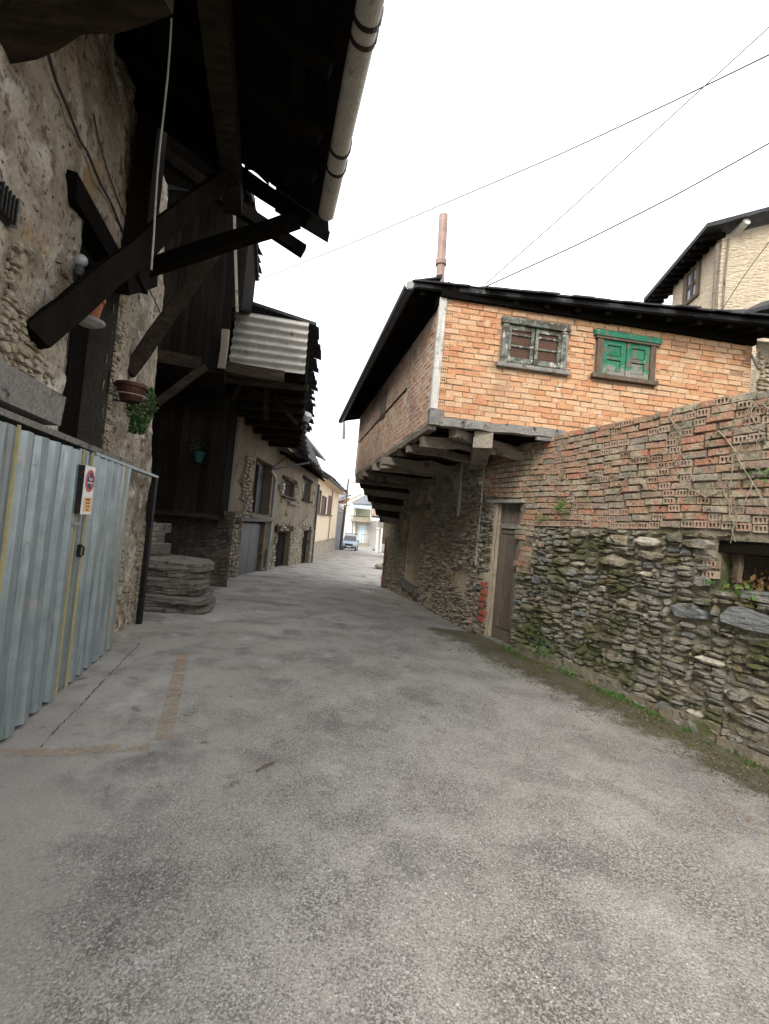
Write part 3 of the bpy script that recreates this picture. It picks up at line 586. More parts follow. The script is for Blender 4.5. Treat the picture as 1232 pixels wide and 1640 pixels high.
part('grille_rim', 'grey_wood', vg, lambda m: m.box(A, s_+.04, s_+.055, z_-.09, z_+.08, .0, .06))
lp = root('globe_lamp', 'round glass globe lamp on a grey mount at the top of the raised doorway', 'lamp', A.px(131, 430, .12))
c = A.px(130, 417, .15)
part('globe', 'bulb', lp, lambda m: m.lathe(c, [(.043*math.sin(math.pi*k/10)+.0005, -.043*math.cos(math.pi*k/10)) for k in range(11)], 16), smooth=True)
part('lamp_mount', 'dark_gutter', lp, lambda m: (m.lathe(c-[0, 0, .11], [(.018, 0), (.03, .03), (.026, .06)], 12), m.beam(c-[0, 0, .09], A.px(124, 432, -.02), .03, .03)))
def pot(rt, c, r, h, mat, wire=True):
    part('pot_body', mat, rt, lambda m: m.lathe(c, [(r*.66, 0), (r*.72, h*.1), (r*.95, h*.78), (r*1.08, h*.8), (r*1.08, h), (r*.98, h), (r*.93, h*.85)], 18), smooth=False)
    part('soil', 'dark_stone', rt, lambda m: m.lathe(c+np.array([0, 0, h*.84]), [(r*.93, 0), (r*.5, .01)], 12))
c = A.px(141, 512, .12)
pt = root('flower_pot', 'terracotta flower pot half hidden behind the thick strut beside the raised door', 'pot', c)
pot(pt, c, .095, .19, 'terracotta')
part('saucer', 'grey_pvc', pt, lambda m: m.lathe(c-[0, 0, .02], [(.05, -.03), (.11, .0), (.12, .02)], 16))
part('bracket', 'dark_steel', pt, lambda m: m.beam(c-[0, 0, .03], c-A.n*.24-[0, 0, .03], .02, .01))
c = A.px(209, 643, .17)
pt = root('hanging_pot', 'dark red brown pot in a wire ring with a green trailing plant', 'pot', c)
pot(pt, c, .14, .17, 'brown_pot')
part('ring', 'rope', pt, lambda m: m.tube([c+np.array([.158*math.cos(t), .158*math.sin(t), .05]) for t in np.linspace(0, 2*math.pi, 17)], .006, 5, False))
part('bracket', 'dark_steel', pt, lambda m: (m.tube([c-A.n*.16-A.u*.16+[0, 0, .02], c-A.n*.16-A.u*.16+[0, 0, .24], c-A.n*.16-A.u*.06+[0, 0, .24], c-A.n*.16-A.u*.06+[0, 0, 0]], .006, 5), m.beam(c-A.n*.16-[0, 0, .01], c-[0, 0, .01], .02, .012)))
def trailing(m):
    for k in range(1500):
        t = random.random(); a = R_(0, 6.28); w_ = .085+.075*math.sin(min(1, t*1.3)*math.pi); q = c+A.u*(.13+.07*math.sin(t*2.6)-.10*t)+A.n*.07+np.array([math.cos(a)*w_*math.sqrt(random.random()), math.sin(a)*w_*math.sqrt(random.random()), .20-.50*t]); m.leaf(q, R_(.012, .026))
part('foliage', 'leaf', pt, trailing, kind='stuff', fix=False)

# gate of corrugated sheet
G_D = .13
gA = [A.sz(20, 690, G_D)[0], A.sz(126, 735, G_D)[0], A.sz(141, 740, G_D)[0], A.sz(207, 745, G_D)[0]]
gate = root('sheet_gate', 'double gate of galvanised corrugated sheet with yellow edges below the stone house', 'gate', A.P(gA[1], 0, G_D))
def corr(m, s0, s1, z0, z1, d, per=.185, dep=.032):
    S = []; n = max(1, round((s1-s0)/per)); pr = (s1-s0)/n
    for k in range(n): S += [(s0+pr*(k+t), dd) for t, dd in ((0, 0), (.34, 0), (.46, dep), (.86, dep), (.98, 0))]
    S.append((s1, 0)); V = []; F = []
    for j, z in enumerate((z0, (z0*2+z1)/3, (z0+2*z1)/3, z1)):
        for (a, dd) in S: V.append(A.P(a, z+(R_(-.004, .004) if j in (0, 3) else 0), d+dd+R_(-.004, .004)))
    N_ = len(S)
    for j in range(3):
        for i in range(N_-1): F.append((j*N_+i, j*N_+i+1, (j+1)*N_+i+1, (j+1)*N_+i))
    m.add(V, F)
zt = 1.93
for (a, b) in ((gA[0]-1.6, gA[0]-.1), (gA[0]+.015, gA[1]-.005), (gA[2]+.01, gA[3])):
    part('sheet', 'galvanised', gate, lambda m: corr(m, a, b, .025+gzf(*A.P((a+b)/2, 0, G_D)[:2]), zt, G_D), fix=False)
part('flat_sheet', 'galvanised', gate, lambda m: (m.box(A, gA[0]-.1, gA[0]+.012, .03, zt+.01, G_D-.005, G_D+.006), m.box(A, gA[1], gA[2], .03, zt+.02, G_D-.01, G_D+.004)), fix=False)
for s_ in (gA[0], gA[1], gA[2]+.004, A.sz(198, 745, G_D)[0]):
    part('edge_strip', 'yellow_trim', gate, lambda m: m.box(A, s_-.008, s_+.008, .03, zt+.015, G_D+.022, G_D+.036, .001))
part('backing', 'dark_steel', gate, lambda m: m.box(A, gA[0]-.1, gA[3]-.02, .06, zt-.02, G_D-.05, G_D-.03))
s_, z_ = A.sz(122, 882, G_D)
part('lock', 'dark_steel', gate, lambda m: (m.box(A, s_+.0, s_+.04, z_-.05, z_+.05, G_D+.004, G_D+.025), m.tube([A.P(s_+.01, z_+.05, G_D+.025), A.P(s_+.01, z_+.03, G_D+.05), A.P(s_+.01, z_-.03, G_D+.05), A.P(s_+.01, z_-.05, G_D+.025)], .007, 6)))
s_, z_ = A.sz(112, 838, G_D)
part('latch', 'galvanised', gate, lambda m: m.box(A, s_-.06, s_+.06, z_-.012, z_+.012, G_D+.035, G_D+.05))
# no-parking plate fixed to the middle of the gate
s0, z1 = A.sz(131, 744, G_D+.05); z0 = A.sz(125, 823, G_D+.05)[1]; W = .20; s0 += .005
sg = root('parking_sign', 'white no parking plate with a red and blue disc fixed to the gate', 'sign', A.P(s0+W/2, z0, G_D+.07))
part('plate', 'white_plate', sg, lambda m: m.box(A, s0, s0+W, z0, z1, G_D+.075, G_D+.082))
part('plate_side', 'dark_steel', sg, lambda m: m.box(A, s0-.003, s0+W-.02, z0+.003, z1-.003, G_D+.01, G_D+.074))
def disc(m, r0, r1, d, n=40, c=None):
    c = c or (s0+W/2, z1-.115); V = []; F = []
    for k in range(n): t = 2*math.pi*k/n; V += [A.P(c[0]+r1*math.cos(t), c[1]+r1*math.sin(t), d), A.P(c[0]+r0*math.cos(t), c[1]+r0*math.sin(t), d), A.P(c[0]+r1*math.cos(t), c[1]+r1*math.sin(t), d-.003)]
    for k in range(n): q = (k+1) % n; F += [(3*k, 3*k+1, 3*q+1, 3*q), (3*k, 3*q, 3*q+2, 3*k+2)]
    if r0 < .002: pass
    m.add(V, F)
part('disc', 'sign_blue', sg, lambda m: disc(m, .0005, .072, G_D+.0855), fix=False)
part('ring', 'sign_red', sg, lambda m: disc(m, .066, .088, G_D+.0875), fix=False)
cc = (s0+W/2, z1-.115)
part('slash', 'sign_red', sg, lambda m: m.add([A.P(cc[0]+a, cc[1]+b, G_D+.0867) for a, b in ((-.058, .044), (-.044, .058), (.058, -.044), (.044, -.058))], [(0, 1, 2, 3)]), fix=False)
part('panel', 'sign_orange', sg, lambda m: m.box(A, s0+.028, s0+W-.02, z0+.022, z0+.135, G_D+.082, G_D+.0845))
def text(body, size, s_, z, mat, parent, d, name='lettering', rot=0):
    cu = bpy.data.curves.new(name, 'FONT'); cu.body = body; cu.size = size; cu.align_x = 'CENTER'; cu.align_y = 'CENTER'; cu.extrude = .0004; cu.materials.append(MATS[mat])
    o = bpy.data.objects.new(name, cu); col.objects.link(o); o.parent = parent
    me = bpy.data.meshes.new_from_object(o.evaluated_get(bpy.context.evaluated_depsgraph_get())); bpy.data.objects.remove(o); o = bpy.data.objects.new(name, me); col.objects.link(o); o.parent = parent
    m = Matrix(((*(A.u),), (*A.z,), (*A.n,))).transposed().to_4x4()
    o.matrix_local = Matrix.Translation(-Vector(wl(parent))) @ Matrix.Translation(A.P(s_, z, d)) @ m @ Matrix.Rotation(rot, 4, 'Z'); return o
text('VADO', .026, cc[0], cc[1]+.012, 'white_plate', sg, G_D+.0895); text('PERMANENTE', .0205, cc[0], cc[1]-.018, 'white_plate', sg, G_D+.0895)
for i, segs in enumerate((((-.045, .045),), ((-.035, -.002), (.006, .034)), ((-.03, -.014), (.0, .034)), ((-.024, -.006), (.0, .02)))):   # print too worn to read
    for a, b in segs: part('print_mark', 'ink', sg, lambda m: m.box(A, s0+W/2+.004+a, s0+W/2+.004+b, z0+.112-i*.027, z0+.122-i*.027, G_D+.0845, G_D+.0852))
# timber and sheet ledge above the gate, steel post at its end
lg = root('gate_ledge', 'grey weathered timber lintel and thin ledge above the corrugated gate', 'ledge', A.P(gA[1], 2, .1))
part('lintel', 'grey_wood', lg, lambda m: m.box(A, sY(1.6), A.sz(92, 690, .1)[0], 2.05, 2.26, .0, .12, .01))
part('ledge_board', 'grey_wood', lg, lambda m: m.box(A, sY(1.6), A.sz(206, 745, .1)[0], 1.965, 2.0, .0, .15, .008))
part('angle_bar', 'galvanised', lg, lambda m: m.box(A, A.sz(150, 745, .15)[0], A.sz(249, 765, .12)[0], 1.935, 1.963, .06, .16, .003))
part('post', 'dark_steel', lg, lambda m: m.beam(A.P(A.sz(249, 765, .12)[0]-.02, -.1, .12), A.P(A.sz(249, 765, .12)[0]-.02, 1.95, .12), .06, .06))

# ------------------------------------------------------------------ LEFT: timber house with stair (B)
hb = root('timber_house', 'dark timber house with an overhanging board gallery above slate steps', 'house', (-4, 8.5, 0))
BY = 6.75
def bx(x, Y): return float(at(x, 450, Y)[0])
x0, x1 = -4.2, float(at(391, 440, BY)[0])
x1b = float(at(364, 540, BY)[0])
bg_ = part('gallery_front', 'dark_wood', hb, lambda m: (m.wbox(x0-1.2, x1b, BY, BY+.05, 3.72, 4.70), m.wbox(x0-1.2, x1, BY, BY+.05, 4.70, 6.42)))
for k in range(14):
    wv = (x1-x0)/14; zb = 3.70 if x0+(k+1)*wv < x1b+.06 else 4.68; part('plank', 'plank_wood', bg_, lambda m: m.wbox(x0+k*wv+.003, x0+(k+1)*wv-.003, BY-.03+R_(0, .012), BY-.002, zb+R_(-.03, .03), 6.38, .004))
part('shade_sheet', 'dark_wood', hb, lambda m: m.prism([(x1+.01, 4.42, 6.33), (x1+.01, 6.8, 6.31), (-5.6, 6.8, 6.84), (-5.6, 4.42, 6.84)], (0, 0, .03)))  # dark sheet added so the lit roof underside reads as shade
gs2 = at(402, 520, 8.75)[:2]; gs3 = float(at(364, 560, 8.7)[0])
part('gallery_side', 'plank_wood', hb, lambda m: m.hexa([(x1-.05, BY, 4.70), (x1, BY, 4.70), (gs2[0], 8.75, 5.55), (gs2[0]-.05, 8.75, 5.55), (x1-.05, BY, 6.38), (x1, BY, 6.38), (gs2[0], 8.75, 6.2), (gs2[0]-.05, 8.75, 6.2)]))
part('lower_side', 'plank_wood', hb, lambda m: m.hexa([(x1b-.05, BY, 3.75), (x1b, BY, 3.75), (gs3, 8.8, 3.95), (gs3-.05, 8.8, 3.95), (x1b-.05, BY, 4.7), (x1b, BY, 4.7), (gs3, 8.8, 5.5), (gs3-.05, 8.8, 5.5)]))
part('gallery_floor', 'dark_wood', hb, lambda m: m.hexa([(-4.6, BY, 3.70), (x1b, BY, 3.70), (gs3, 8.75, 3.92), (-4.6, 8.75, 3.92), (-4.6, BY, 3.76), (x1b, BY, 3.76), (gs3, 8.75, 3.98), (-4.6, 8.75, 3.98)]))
part('jetty_floor', 'dark_wood', hb, lambda m: m.hexa([(x1b, BY, 4.66), (x1, BY, 4.66), (gs2[0], 8.7, 5.50), (gs3, 8.7, 5.50), (x1b, BY, 4.70), (x1, BY, 4.70), (gs2[0], 8.7, 5.54), (gs3, 8.7, 5.54)]))
part('sill_beam', 'brown_beam', hb, lambda m: m.beam(at(246, 570, BY-.06), at(455, 604, BY+.3), .16, .17, 6, .02))
part('brace', 'brown_beam', hb, lambda m: m.beam(at(252, 645, BY-.3), at(330, 588, BY-.05), .09, .10, 4, .012))
part('corner_post', 'joist_wood', hb, lambda m: m.beam(at(355, 590, BY-.12), at(362, 528, BY-.12), .10, .05, 2, .01))
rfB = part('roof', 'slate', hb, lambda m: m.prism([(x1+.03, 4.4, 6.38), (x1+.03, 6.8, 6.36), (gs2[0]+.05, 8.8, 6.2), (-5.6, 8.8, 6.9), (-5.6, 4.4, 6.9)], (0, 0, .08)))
for k in range(17):
    y0 = 6.7+k*.125; a = R_(.02, .10); q0 = x1+(gs2[0]-x1)*(y0-6.7)/2.1; part('slate', 'slate', rfB, lambda m: m.prism([(q0+a, y0, 6.34-R_(0, .03)), (q0+a+R_(-.06, .0), y0+.2, 6.34), (q0-.5, y0+.21, 6.5), (q0-.5, y0, 6.5)], (0, 0, .022)))
part('pole', 'joist_wood', hb, lambda m: m.tube([at(380, 500, BY-.15), at(375, 330, BY-.15)], .022, 7))
# board wall at the head of the steps, stone base below
PY = 9.6
pw = part('board_wall', 'plank_wood', hb, lambda m: m.wbox(-5.6, -3.50, PY, PY+.06, 1.52, 4.3))
for k in range(11):
    a = -5.3+k*.163; part('plank', 'plank_wood', pw, lambda m: m.wbox(a+.003, a+.160, PY-.035+R_(0, .014), PY-.002, 1.50+R_(-.02, .02), 4.25, .004))
part('threshold', 'brown_beam', hb, lambda m: m.beam((-5.6, PY-.1, 1.45), (-3.5, PY-.06, 1.44), .25, .10, 5, .012))
part('side_wall', 'dark_wood', hb, lambda m: m.hexa([(-3.62, PY-.02, 1.45), (-3.49, PY-.02, 1.45), (-3.94, 11.36, 1.45), (-4.2, 11.36, 1.45), (-3.62, PY-.02, 4.3), (-3.49, PY-.02, 4.3), (-3.94, 11.36, 4.3), (-4.2, 11.36, 4.3)]))
FB = Fr((-5.2, 10.4), 90, 1)
bw = build(gridwall(FB, -.5, 1.75, -.5, 1.6, .07, (), .04, 0, sd=5), 'base_wall', 'dark_stone', hb, fix=False)
stones(FB, pack(-.4, 1.7, -.3, 1.5, (.15, .4), (.08, .2), .03), 'dark_stone', bw, .06, 0, 300)
part('recess_wall', 'dark_stone', hb, lambda m: m.wbox(-5.65, -5.6, 6.4, 11.4, -.5, 5.6))
st_c = (-3.0, 7.3)
stp = root('slate_steps', 'rough slate steps with rounded slabs climbing to the dark board wall', 'steps', (-3, 7.3, -.05))
def slab(m, xr, yf, zt_, th, yb=8.6, xl=-4.4):
    n = 14; P = []
    for k in range(n): t = k/(n-1); P.append((xl+(xr-.16-xl)*t, yf+R_(-.045, .045)+.03*math.sin(t*7+zt_*20), 0))
    P += [(xr-.10, yf+R_(0, .05), 0), (xr-.02+R_(-.03, .03), yf+.10, 0), (xr+R_(-.05, .03), yf+.30, 0)]
    P += [(xr-.05, yf+.5, 0), (xr-.34, yb-.3, 0), (xl, yb, 0)]; c_ = np.array([np.mean([p[0] for p in P]), yf+.5]); V = []; F = []; N_ = len(P)
    for e, z in ((.955, zt_-th), (1.0, zt_-th*.75), (.98, zt_-th*.4), (1.0, zt_-th*.2), (.98, zt_)):
        for p in P: q = c_+(np.array(p[:2])-c_)*(e+R_(-.02, .02)); V.append((q[0], q[1], z+R_(-.014, .014)))
    for i in range(4):
        for k in range(N_): F.append((i*N_+k, i*N_+(k+1) % N_, (i+1)*N_+(k+1) % N_, (i+1)*N_+k))
    F += [tuple(range(4*N_, 5*N_)), tuple(range(N_-1, -1, -1))]; m.add(V, F)
for (xr, yf, zt_, th) in ((-2.60, 6.86, .02, .08), (-2.74, 6.93, .10, .08), (-2.66, 6.88, .19, .10), (-2.80, 7.13, .28, .09), (-2.72, 7.06, .42, .14), (-2.86, 7.36, .52, .10), (-2.78, 7.28, .69, .15), (-3.83, 7.85, .90, .21), (-4.05, 8.1, 1.07, .18), (-4.1, 8.4, 1.25, .18)):
    part('step_slab', 'step_stone', stp, lambda m: slab(m, xr+R_(-.03, .03), yf, zt_, th))
c = at(318, 741, PY-.15)
tp = root('wall_pot', 'teal plastic pot hung on the dark board wall above the steps', 'pot', c)
part('pot_body', 'teal_plastic', tp, lambda m: m.lathe(c, [(.07, 0), (.115, .2), (.13, .2), (.13, .225), (.11, .225)], 14))
part('hook', 'dark_steel', tp, lambda m: m.tube([c+[0, 0, .2], c+[-.08, .08, .45], c+[-.08, .12, .45]], .008, 5))
part('foliage', 'leaf', tp, lambda m: [m.leaf(c+RNG.normal(size=3)*[.06, .05, .09]+[-.08, 0, .36], R_(.015, .03)) for _ in range(50)], kind='stuff', fix=False)

# ------------------------------------------------------------------ LEFT: brown rendered house (C)
CF = Fr((-4.0, 0), 0, 1)
hc = root('brown_house', 'brown rendered stone house on the left with metal doors and a jutting gallery', 'house', (-4, 18, -.5))
def rect(f, x0, y0, x1, y1): a, b = f.sz(x0, y0), f.sz(x1, y1); return (min(a[0], b[0]), max(a[0], b[0]), min(a[1], b[1]), max(a[1], b[1]))
bd = (12.75, 15.25, -.45, 1.32); topo = (13.5, 15.5, 1.55, 3.3); w1 = rect(CF, 455, 768, 469, 799); w2 = rect(CF, 487, 767, 496, 803); d2 = (17.1, 19.6, -.7, 1.0); d3 = (22.6, 25.2, -1.0, 1.02)
holesC = [bd, topo, w1, w2, d2, d3]
wC = build(gridwall(CF, 11.3, 26.2, -1.2, 4.3, .12, holesC, .03, 0, sd=11, frq=1.2), 'wall', 'brown_render', hc, fix=False)
part('reveals', 'brown_render', hc, lambda m: [reveal(m, CF, h, .3, False) for h in holesC])
part('end_wall', 'brown_render', hc, lambda m: m.add([CF.P(11.3, -1, 0), CF.P(11.3, 4.3, 0), CF.P(11.3, 4.3, -2), CF.P(11.3, -1, -2)], [(0, 1, 2, 3)]))
def okC(s_, z):
    if any(h[0]-.04 < s_ < h[1]+.04 and h[2]-.04 < z < h[3]+.04 for h in holesC): return False
    n = float(fbm(np.array([s_*1.1]), np.array([z*1.1]), 3, 21)[0]); lim = .30 if s_ > 16.5 else .36
    return n > lim+.10*max(0, z-.2)
stones(CF, pack(11.35, 26.1, -.8, 3.2, (.2, .5), (.1, .26), .05, okC), 'house_stone', wC, .05, .02, 300, .9)
part('light_block', 'dark_wood', hc, lambda m: m.wbox(-8, -4.42, 11.32, 26.15, -1.2, 4.25))  # dark box added behind the wall to stop light leaking round the doors
dC = part('metal_door', 'door_metal', hc, lambda m: m.box(CF, bd[0], bd[1], bd[2], bd[3], -.16, -.14))
for k in range(2): part('leaf_panel', 'door_metal', dC, lambda m: m.box(CF, bd[0]+.10+k*1.2, bd[0]+.10+k*1.2+1.17, bd[2]+.05, bd[3]-.05, -.14, -.10))
part('ledge', 'grey_wood', hc, lambda m: m.beam(CF.P(12.1, 1.42, .10), CF.P(16.0, 1.46, .10), .16, .10, 5, .012))
part('upper_door', 'door_metal', hc, lambda m: m.box(CF, topo[0], topo[1], topo[2], topo[3], -.29, -.25))
part('curtain', 'dark_wood', hc, lambda m: m.box(CF, topo[0]+.1, topo[1]-.9, topo[2]+.1, topo[3]-.1, -.24, -.2))
part('door_sill', 'step_stone', hc, lambda m: m.box(CF, topo[0]-.2, topo[1]+.3, topo[2]-.06, topo[2], -.2, .12, .01))
for h in (w1, w2):
    wn = part('window', 'bare_frame', hc, lambda m: (m.box(CF, h[0], h[1], h[2], h[2]+.06, -.2, -.14), m.box(CF, h[0], h[1], h[3]-.06, h[3], -.2, -.14), m.box(CF, h[0], h[0]+.1, h[2], h[3], -.2, -.15), m.box(CF, h[1]-.1, h[1], h[2], h[3], -.2, -.15)))
    part('pane', 'glass', wn, lambda m: m.box(CF, h[0]+.1, h[1]-.1, h[2]+.06, h[3]-.06, -.19, -.18))
    part('window_lintel', 'brown_beam', wn, lambda m: m.box(CF, h[0]-.25, h[1]+.3, h[3]+.01, h[3]+.16, -.1, .06, .02)); part('window_sill', 'brown_beam', wn, lambda m: m.box(CF, h[0]-.15, h[1]+.2, h[2]-.08, h[2]-.005, -.1, .12, .01))
part('shelf_stone', 'step_stone', hc, lambda m: m.box(CF, w1[0]+.9, w1[1]+.9, w1[2]-.26, w1[2]-.18, -.05, .14, .015))
for h in (d2, d3):
    dd = part('door', 'plank_wood', hc, lambda m: m.box(CF, h[0], h[1], h[2], h[3], -.25, -.22)); n = 8
    for k in range(n): part('plank', 'plank_wood', dd, lambda m: m.box(CF, h[0]+(h[1]-h[0])*k/n+.01, h[0]+(h[1]-h[0])*(k+1)/n, h[2], h[3]-.02, -.218, -.19+R_(0, .01)))
    part('door_lintel', 'brown_beam', hc, lambda m: m.box(CF, h[0]-.3, h[1]+.35, h[3]+.005, h[3]+.24, -.1, .05, .02))
# jutting gallery with its corrugated end
ga = np.array(at(492, 590, 8.8)); gb_ = np.array(at(484, 700, 15.0))
gal = part('gallery', 'dark_wood', hc, lambda m: m.hexa([(-5.6, 8.8, 4.28), (ga[0], 8.8, 4.28), (gb_[0], 15, 4.02), (-5.6, 15, 4.02), (-5.6, 8.8, 5.35), (ga[0], 8.8, 5.35), (gb_[0], 15, 4.6), (-5.6, 15, 4.6)]))
for k in range(8):
    t = k/7; Y = 8.95+5.8*t; xe = ga[0]+(gb_[0]-ga[0])*t; part('joist', 'brown_beam', gal, lambda m: m.beam((-4.6, Y, 4.21-.25*t), (xe+.02, Y+R_(-.1, .1), 4.21-.25*t), .13, .13, 3, .012))
for (x_, y_, x2, y2, Y) in ((428, 608, 426, 672, 9.3), (425, 620, 475, 680, 9.6), (450, 610, 446, 648, 9.9), (468, 610, 460, 665, 10.4), (378, 600, 424, 640, 9.1), (392, 600, 372, 640, 9.2)):
    part('brace', 'brown_beam', gal, lambda m: m.beam(at(x_, y_, Y), at(x2, y2, Y+.5), .10, .10, 3, .01))
rfC = part('roof', 'slate', hc, lambda m: (m.prism([(ga[0]+.12, 8.7, 5.38), (gb_[0]+.15, 15.2, 4.62), (-5.2, 15.2, 6.2), (-5.2, 8.7, 6.2)], (0, 0, .06)),
    m.prism([(at(494, 734, 16.2)), (at(522, 767, 26.6)), (-5.8, 26.6, 5.6), (-5.8, 15.2, 5.6), (gb_[0]+.1, 15.2, 4.35)], (0, 0, .07))))
for k in range(30):
    t = k/29; p = np.array([ga[0]+.12, 8.75, 5.36])*(1-t)+np.array([gb_[0]+.15, 15.2, 4.6])*t; a = R_(.02, .16); part('slate', 'slate', rfC, lambda m: m.prism([p+[a, 0, -.02], p+[a-.03, .24, -.03], p+[-.5, .24, .14], p+[-.5, 0, .14]], (0, 0, .035)))
for k in range(36):
    t = k/35; p = np.array(at(494, 734, 16.2))*(1-t)+np.array(at(522, 767, 26.6))*t; a = R_(.0, .16); part('slate', 'slate', rfC, lambda m: m.prism([p+[a, 0, -.02], p+[a-.03, .3, -.03], p+[-.5, .3, .15], p+[-.5, 0, .15]], (0, 0, .05)))
for k in range(12):
    t = k/11; p = np.array(at(493, 738, 16.4))*(1-t)+np.array(at(520, 769, 26.3))*t; part('rafter', 'dark_wood', rfC, lambda m: m.beam(p+[0, 0, -.05], (-4.3, p[1], p[2]+.30), .12, .12))
# corrugated fibre cement sheet closing the gallery end
def fibro(m):
    c4 = [np.array(at(*q, 8.62)) for q in ((366, 585), (488, 600), (495, 516), (379, 496))]; n = 64; V = []; F = []
    for k in range(n+1):
        v_ = k/n; l = c4[0]*(1-v_)+c4[3]*v_; r = c4[1]*(1-v_)+c4[2]*v_; d = .03*math.cos(v_*6.6*2*math.pi)
        for q in (l, r): V += [q+[0, -d, 0]]
        for q in (l, r): V += [q+[0, -d+.012, 0]]
    for k in range(n): o = 4*k; F += [(o, o+1, o+5, o+4), (o+2, o+6, o+7, o+3), (o, o+4, o+6, o+2), (o+1, o+3, o+7, o+5)]
    F += [(0, 2, 3, 1), (4*n, 4*n+1, 4*n+3, 4*n+2)]; m.add(V, F)
mb = MB(); fibro(mb); build(mb, 'corrugated_sheet', 'fibrocement', label='pale corrugated fibre cement sheet closing the end of the dark gallery', cat='sheet', smooth=False)
mb = MB(); mb.beam(at(420, 598, 8.5), at(447, 602, 8.5), .06, .05); build(mb, 'wood_batten', 'grey_wood', label='short pale batten just under the corrugated sheet', cat='batten')
rp = root('drain_pipe', 'ribbed flexible rain pipe curving down from the dark gallery eaves', 'pipe', at(487, 690, 13.2))
part('pipe_body', 'dark_gutter', rp, lambda m: [m.lathe(np.array(at(*q, Y))-[0, 0, .06], [(.09, 0), (.125, .05), (.125, .09), (.09, .13)], 10) for q, Y in (((491, 668), 12.6), ((488, 676), 12.8), ((486, 684), 13.0), ((485, 692), 13.2), ((485, 700), 13.4), ((486, 708), 13.7), ((488, 716), 14.0), ((491, 724), 14.4))])
part('pipe_end', 'white_plate', rp, lambda m: m.tube([at(493, 663, 12.5), at(489, 671, 12.6)], .13, 10))
dp = root('down_pipe', 'grey down pipe with an elbow on the brown rendered house', 'pipe', CF.P(16.2, -.3, .1))
part('pipe_body', 'grey_pvc', dp, lambda m: m.tube([CF.px(434, 752, .12), CF.px(441, 764, .12), CF.px(441, 772, .1), CF.P(CF.sz(441, 772, .1)[0], 1.2, .1), CF.P(CF.sz(441, 772, .1)[0], -.32, .1)], .06, 9))
part('gutter_bar', 'dark_steel', dp, lambda m: (m.tube([CF.px(434, 752, .2), np.array(at(496, 741, 16.4))], .035, 6), m.tube([CF.px(434, 752, .2), CF.px(456, 735, .3)], .035, 6)))
mb = MB(); s_ = 26.0; mb.tube([CF.P(s_, -.9, .08), CF.P(s_, 3.7, .08)], .06, 8); build(mb, 'down_pipe', 'dark_gutter', label='thin dark down pipe at the far corner of the brown house', cat='pipe')

# ------------------------------------------------------------------ LEFT: cream house (D), higher house behind (E), garage, pole, van
DF = Fr((-4.45, 0), 0, 1); zD = 4.45
hd = root('cream_house', 'cream rendered house with three tall windows above a stone plinth', 'house', (-4.6, 35, -1))
cw = [rect(DF, *q) for q in ((508.5, 785, 512.5, 822), (516.5, 790, 521, 824), (526, 795, 530.5, 825))]
build(gridwall(DF, 29.3, 42.5, .1, zD, .25, cw, .004, 0, sd=31), 'wall', 'cream_render', hd, fix=False)
part('end_wall', 'cream_render', hd, lambda m: (m.wbox(-9, -4.45, 29.25, 29.3, -1.5, zD), m.wbox(-9, -4.45, 42.5, 42.55, -1.5, zD)))
part('plinth', 'plinth', hd, lambda m: m.box(DF, 29.3, 42.6, -1.6, .1, -.2, .04))
part('plinth_band', 'plinth', hd, lambda m: m.box(DF, 29.3, 42.6, .1, .2, -.1, .08))
for h in cw:
    wn = part('window', 'brown_slat', hd, lambda m: m.box(DF, h[0]-.26, h[1]+.26, h[2]-.2, h[3]+.26, -.2, -.1))
    part('shutter_slat', 'brown_slat', wn, lambda m: [m.box(DF, h[0]+.1, h[1]-.1, h[2]+.05+k*.14, h[2]+.14+k*.14, -.1, -.06) for k in range(int((h[3]-h[2])/.14))])
    part('window_sill', 'bare_frame', wn, lambda m: m.box(DF, h[0]-.1, h[1]+.1, h[2]-.12, h[2], -.1, .1))
part('drain_pipe', 'copper_pipe', hd, lambda m: m.tube([DF.P(36.6, 4.2, .1), DF.P(36.6, .0, .1)], .05, 7))
rfD = part('roof', 'slate', hd, lambda m: m.prism([(-3.75, 29.0, zD-.02), (-3.75, 43.2, zD-.02), (-7, 43.2, zD+1.7), (-7, 29.0, zD+1.7)], (0, 0, .12)))
part('soffit', 'cream_render', hd, lambda m: m.prism([(-3.85, 29.2, zD-.14), (-3.85, 43, zD-.14), (-4.45, 43, zD-.14), (-4.45, 29.2, zD-.14)], (0, 0, .1)))
part('eaves_gutter', 'dark_gutter', hd, lambda m: m.tube([(-3.72, 29.0, zD-.02), (-3.72, 43.2, zD-.02)], .08, 7))
for k in range(22):
    y0 = 29.0+k*.65; part('slate', 'slate', rfD, lambda m: m.prism([(-3.6+R_(-.1, .1), y0, zD+.02), (-3.6+R_(-.1, .1), y0+.6, zD+.02), (-4.4, y0+.6, zD+.46), (-4.4, y0, zD+.46)], (0, 0, .08)))
he = root('upper_house', 'taller cream house rising behind the slate roof with a grey roof edge', 'house', (-6, 28, 3))
ea, eb = np.array(at(487, 698, 25)), np.array(at(519.5, 737.5, 34.2)); zE = eb[2]
part('wall', 'cream_render', he, lambda m: m.hexa([(ea[0]-4, 24, 1), (ea[0]-.35, 24, 1), (eb[0]-.35, 33.4, 1), (eb[0]-4, 33.4, 1), (ea[0]-4, 24, zE-.1), (ea[0]-.35, 24, zE-.1), (eb[0]-.35, 33.4, zE-.1), (eb[0]-4, 33.4, zE-.1)]))
part('window', 'brown_slat', he, lambda m: m.box(Fr((ea[0]-.35, 0), 0, 1), 28.2, 29.4, 4.7, 5.7, -.05, .04))
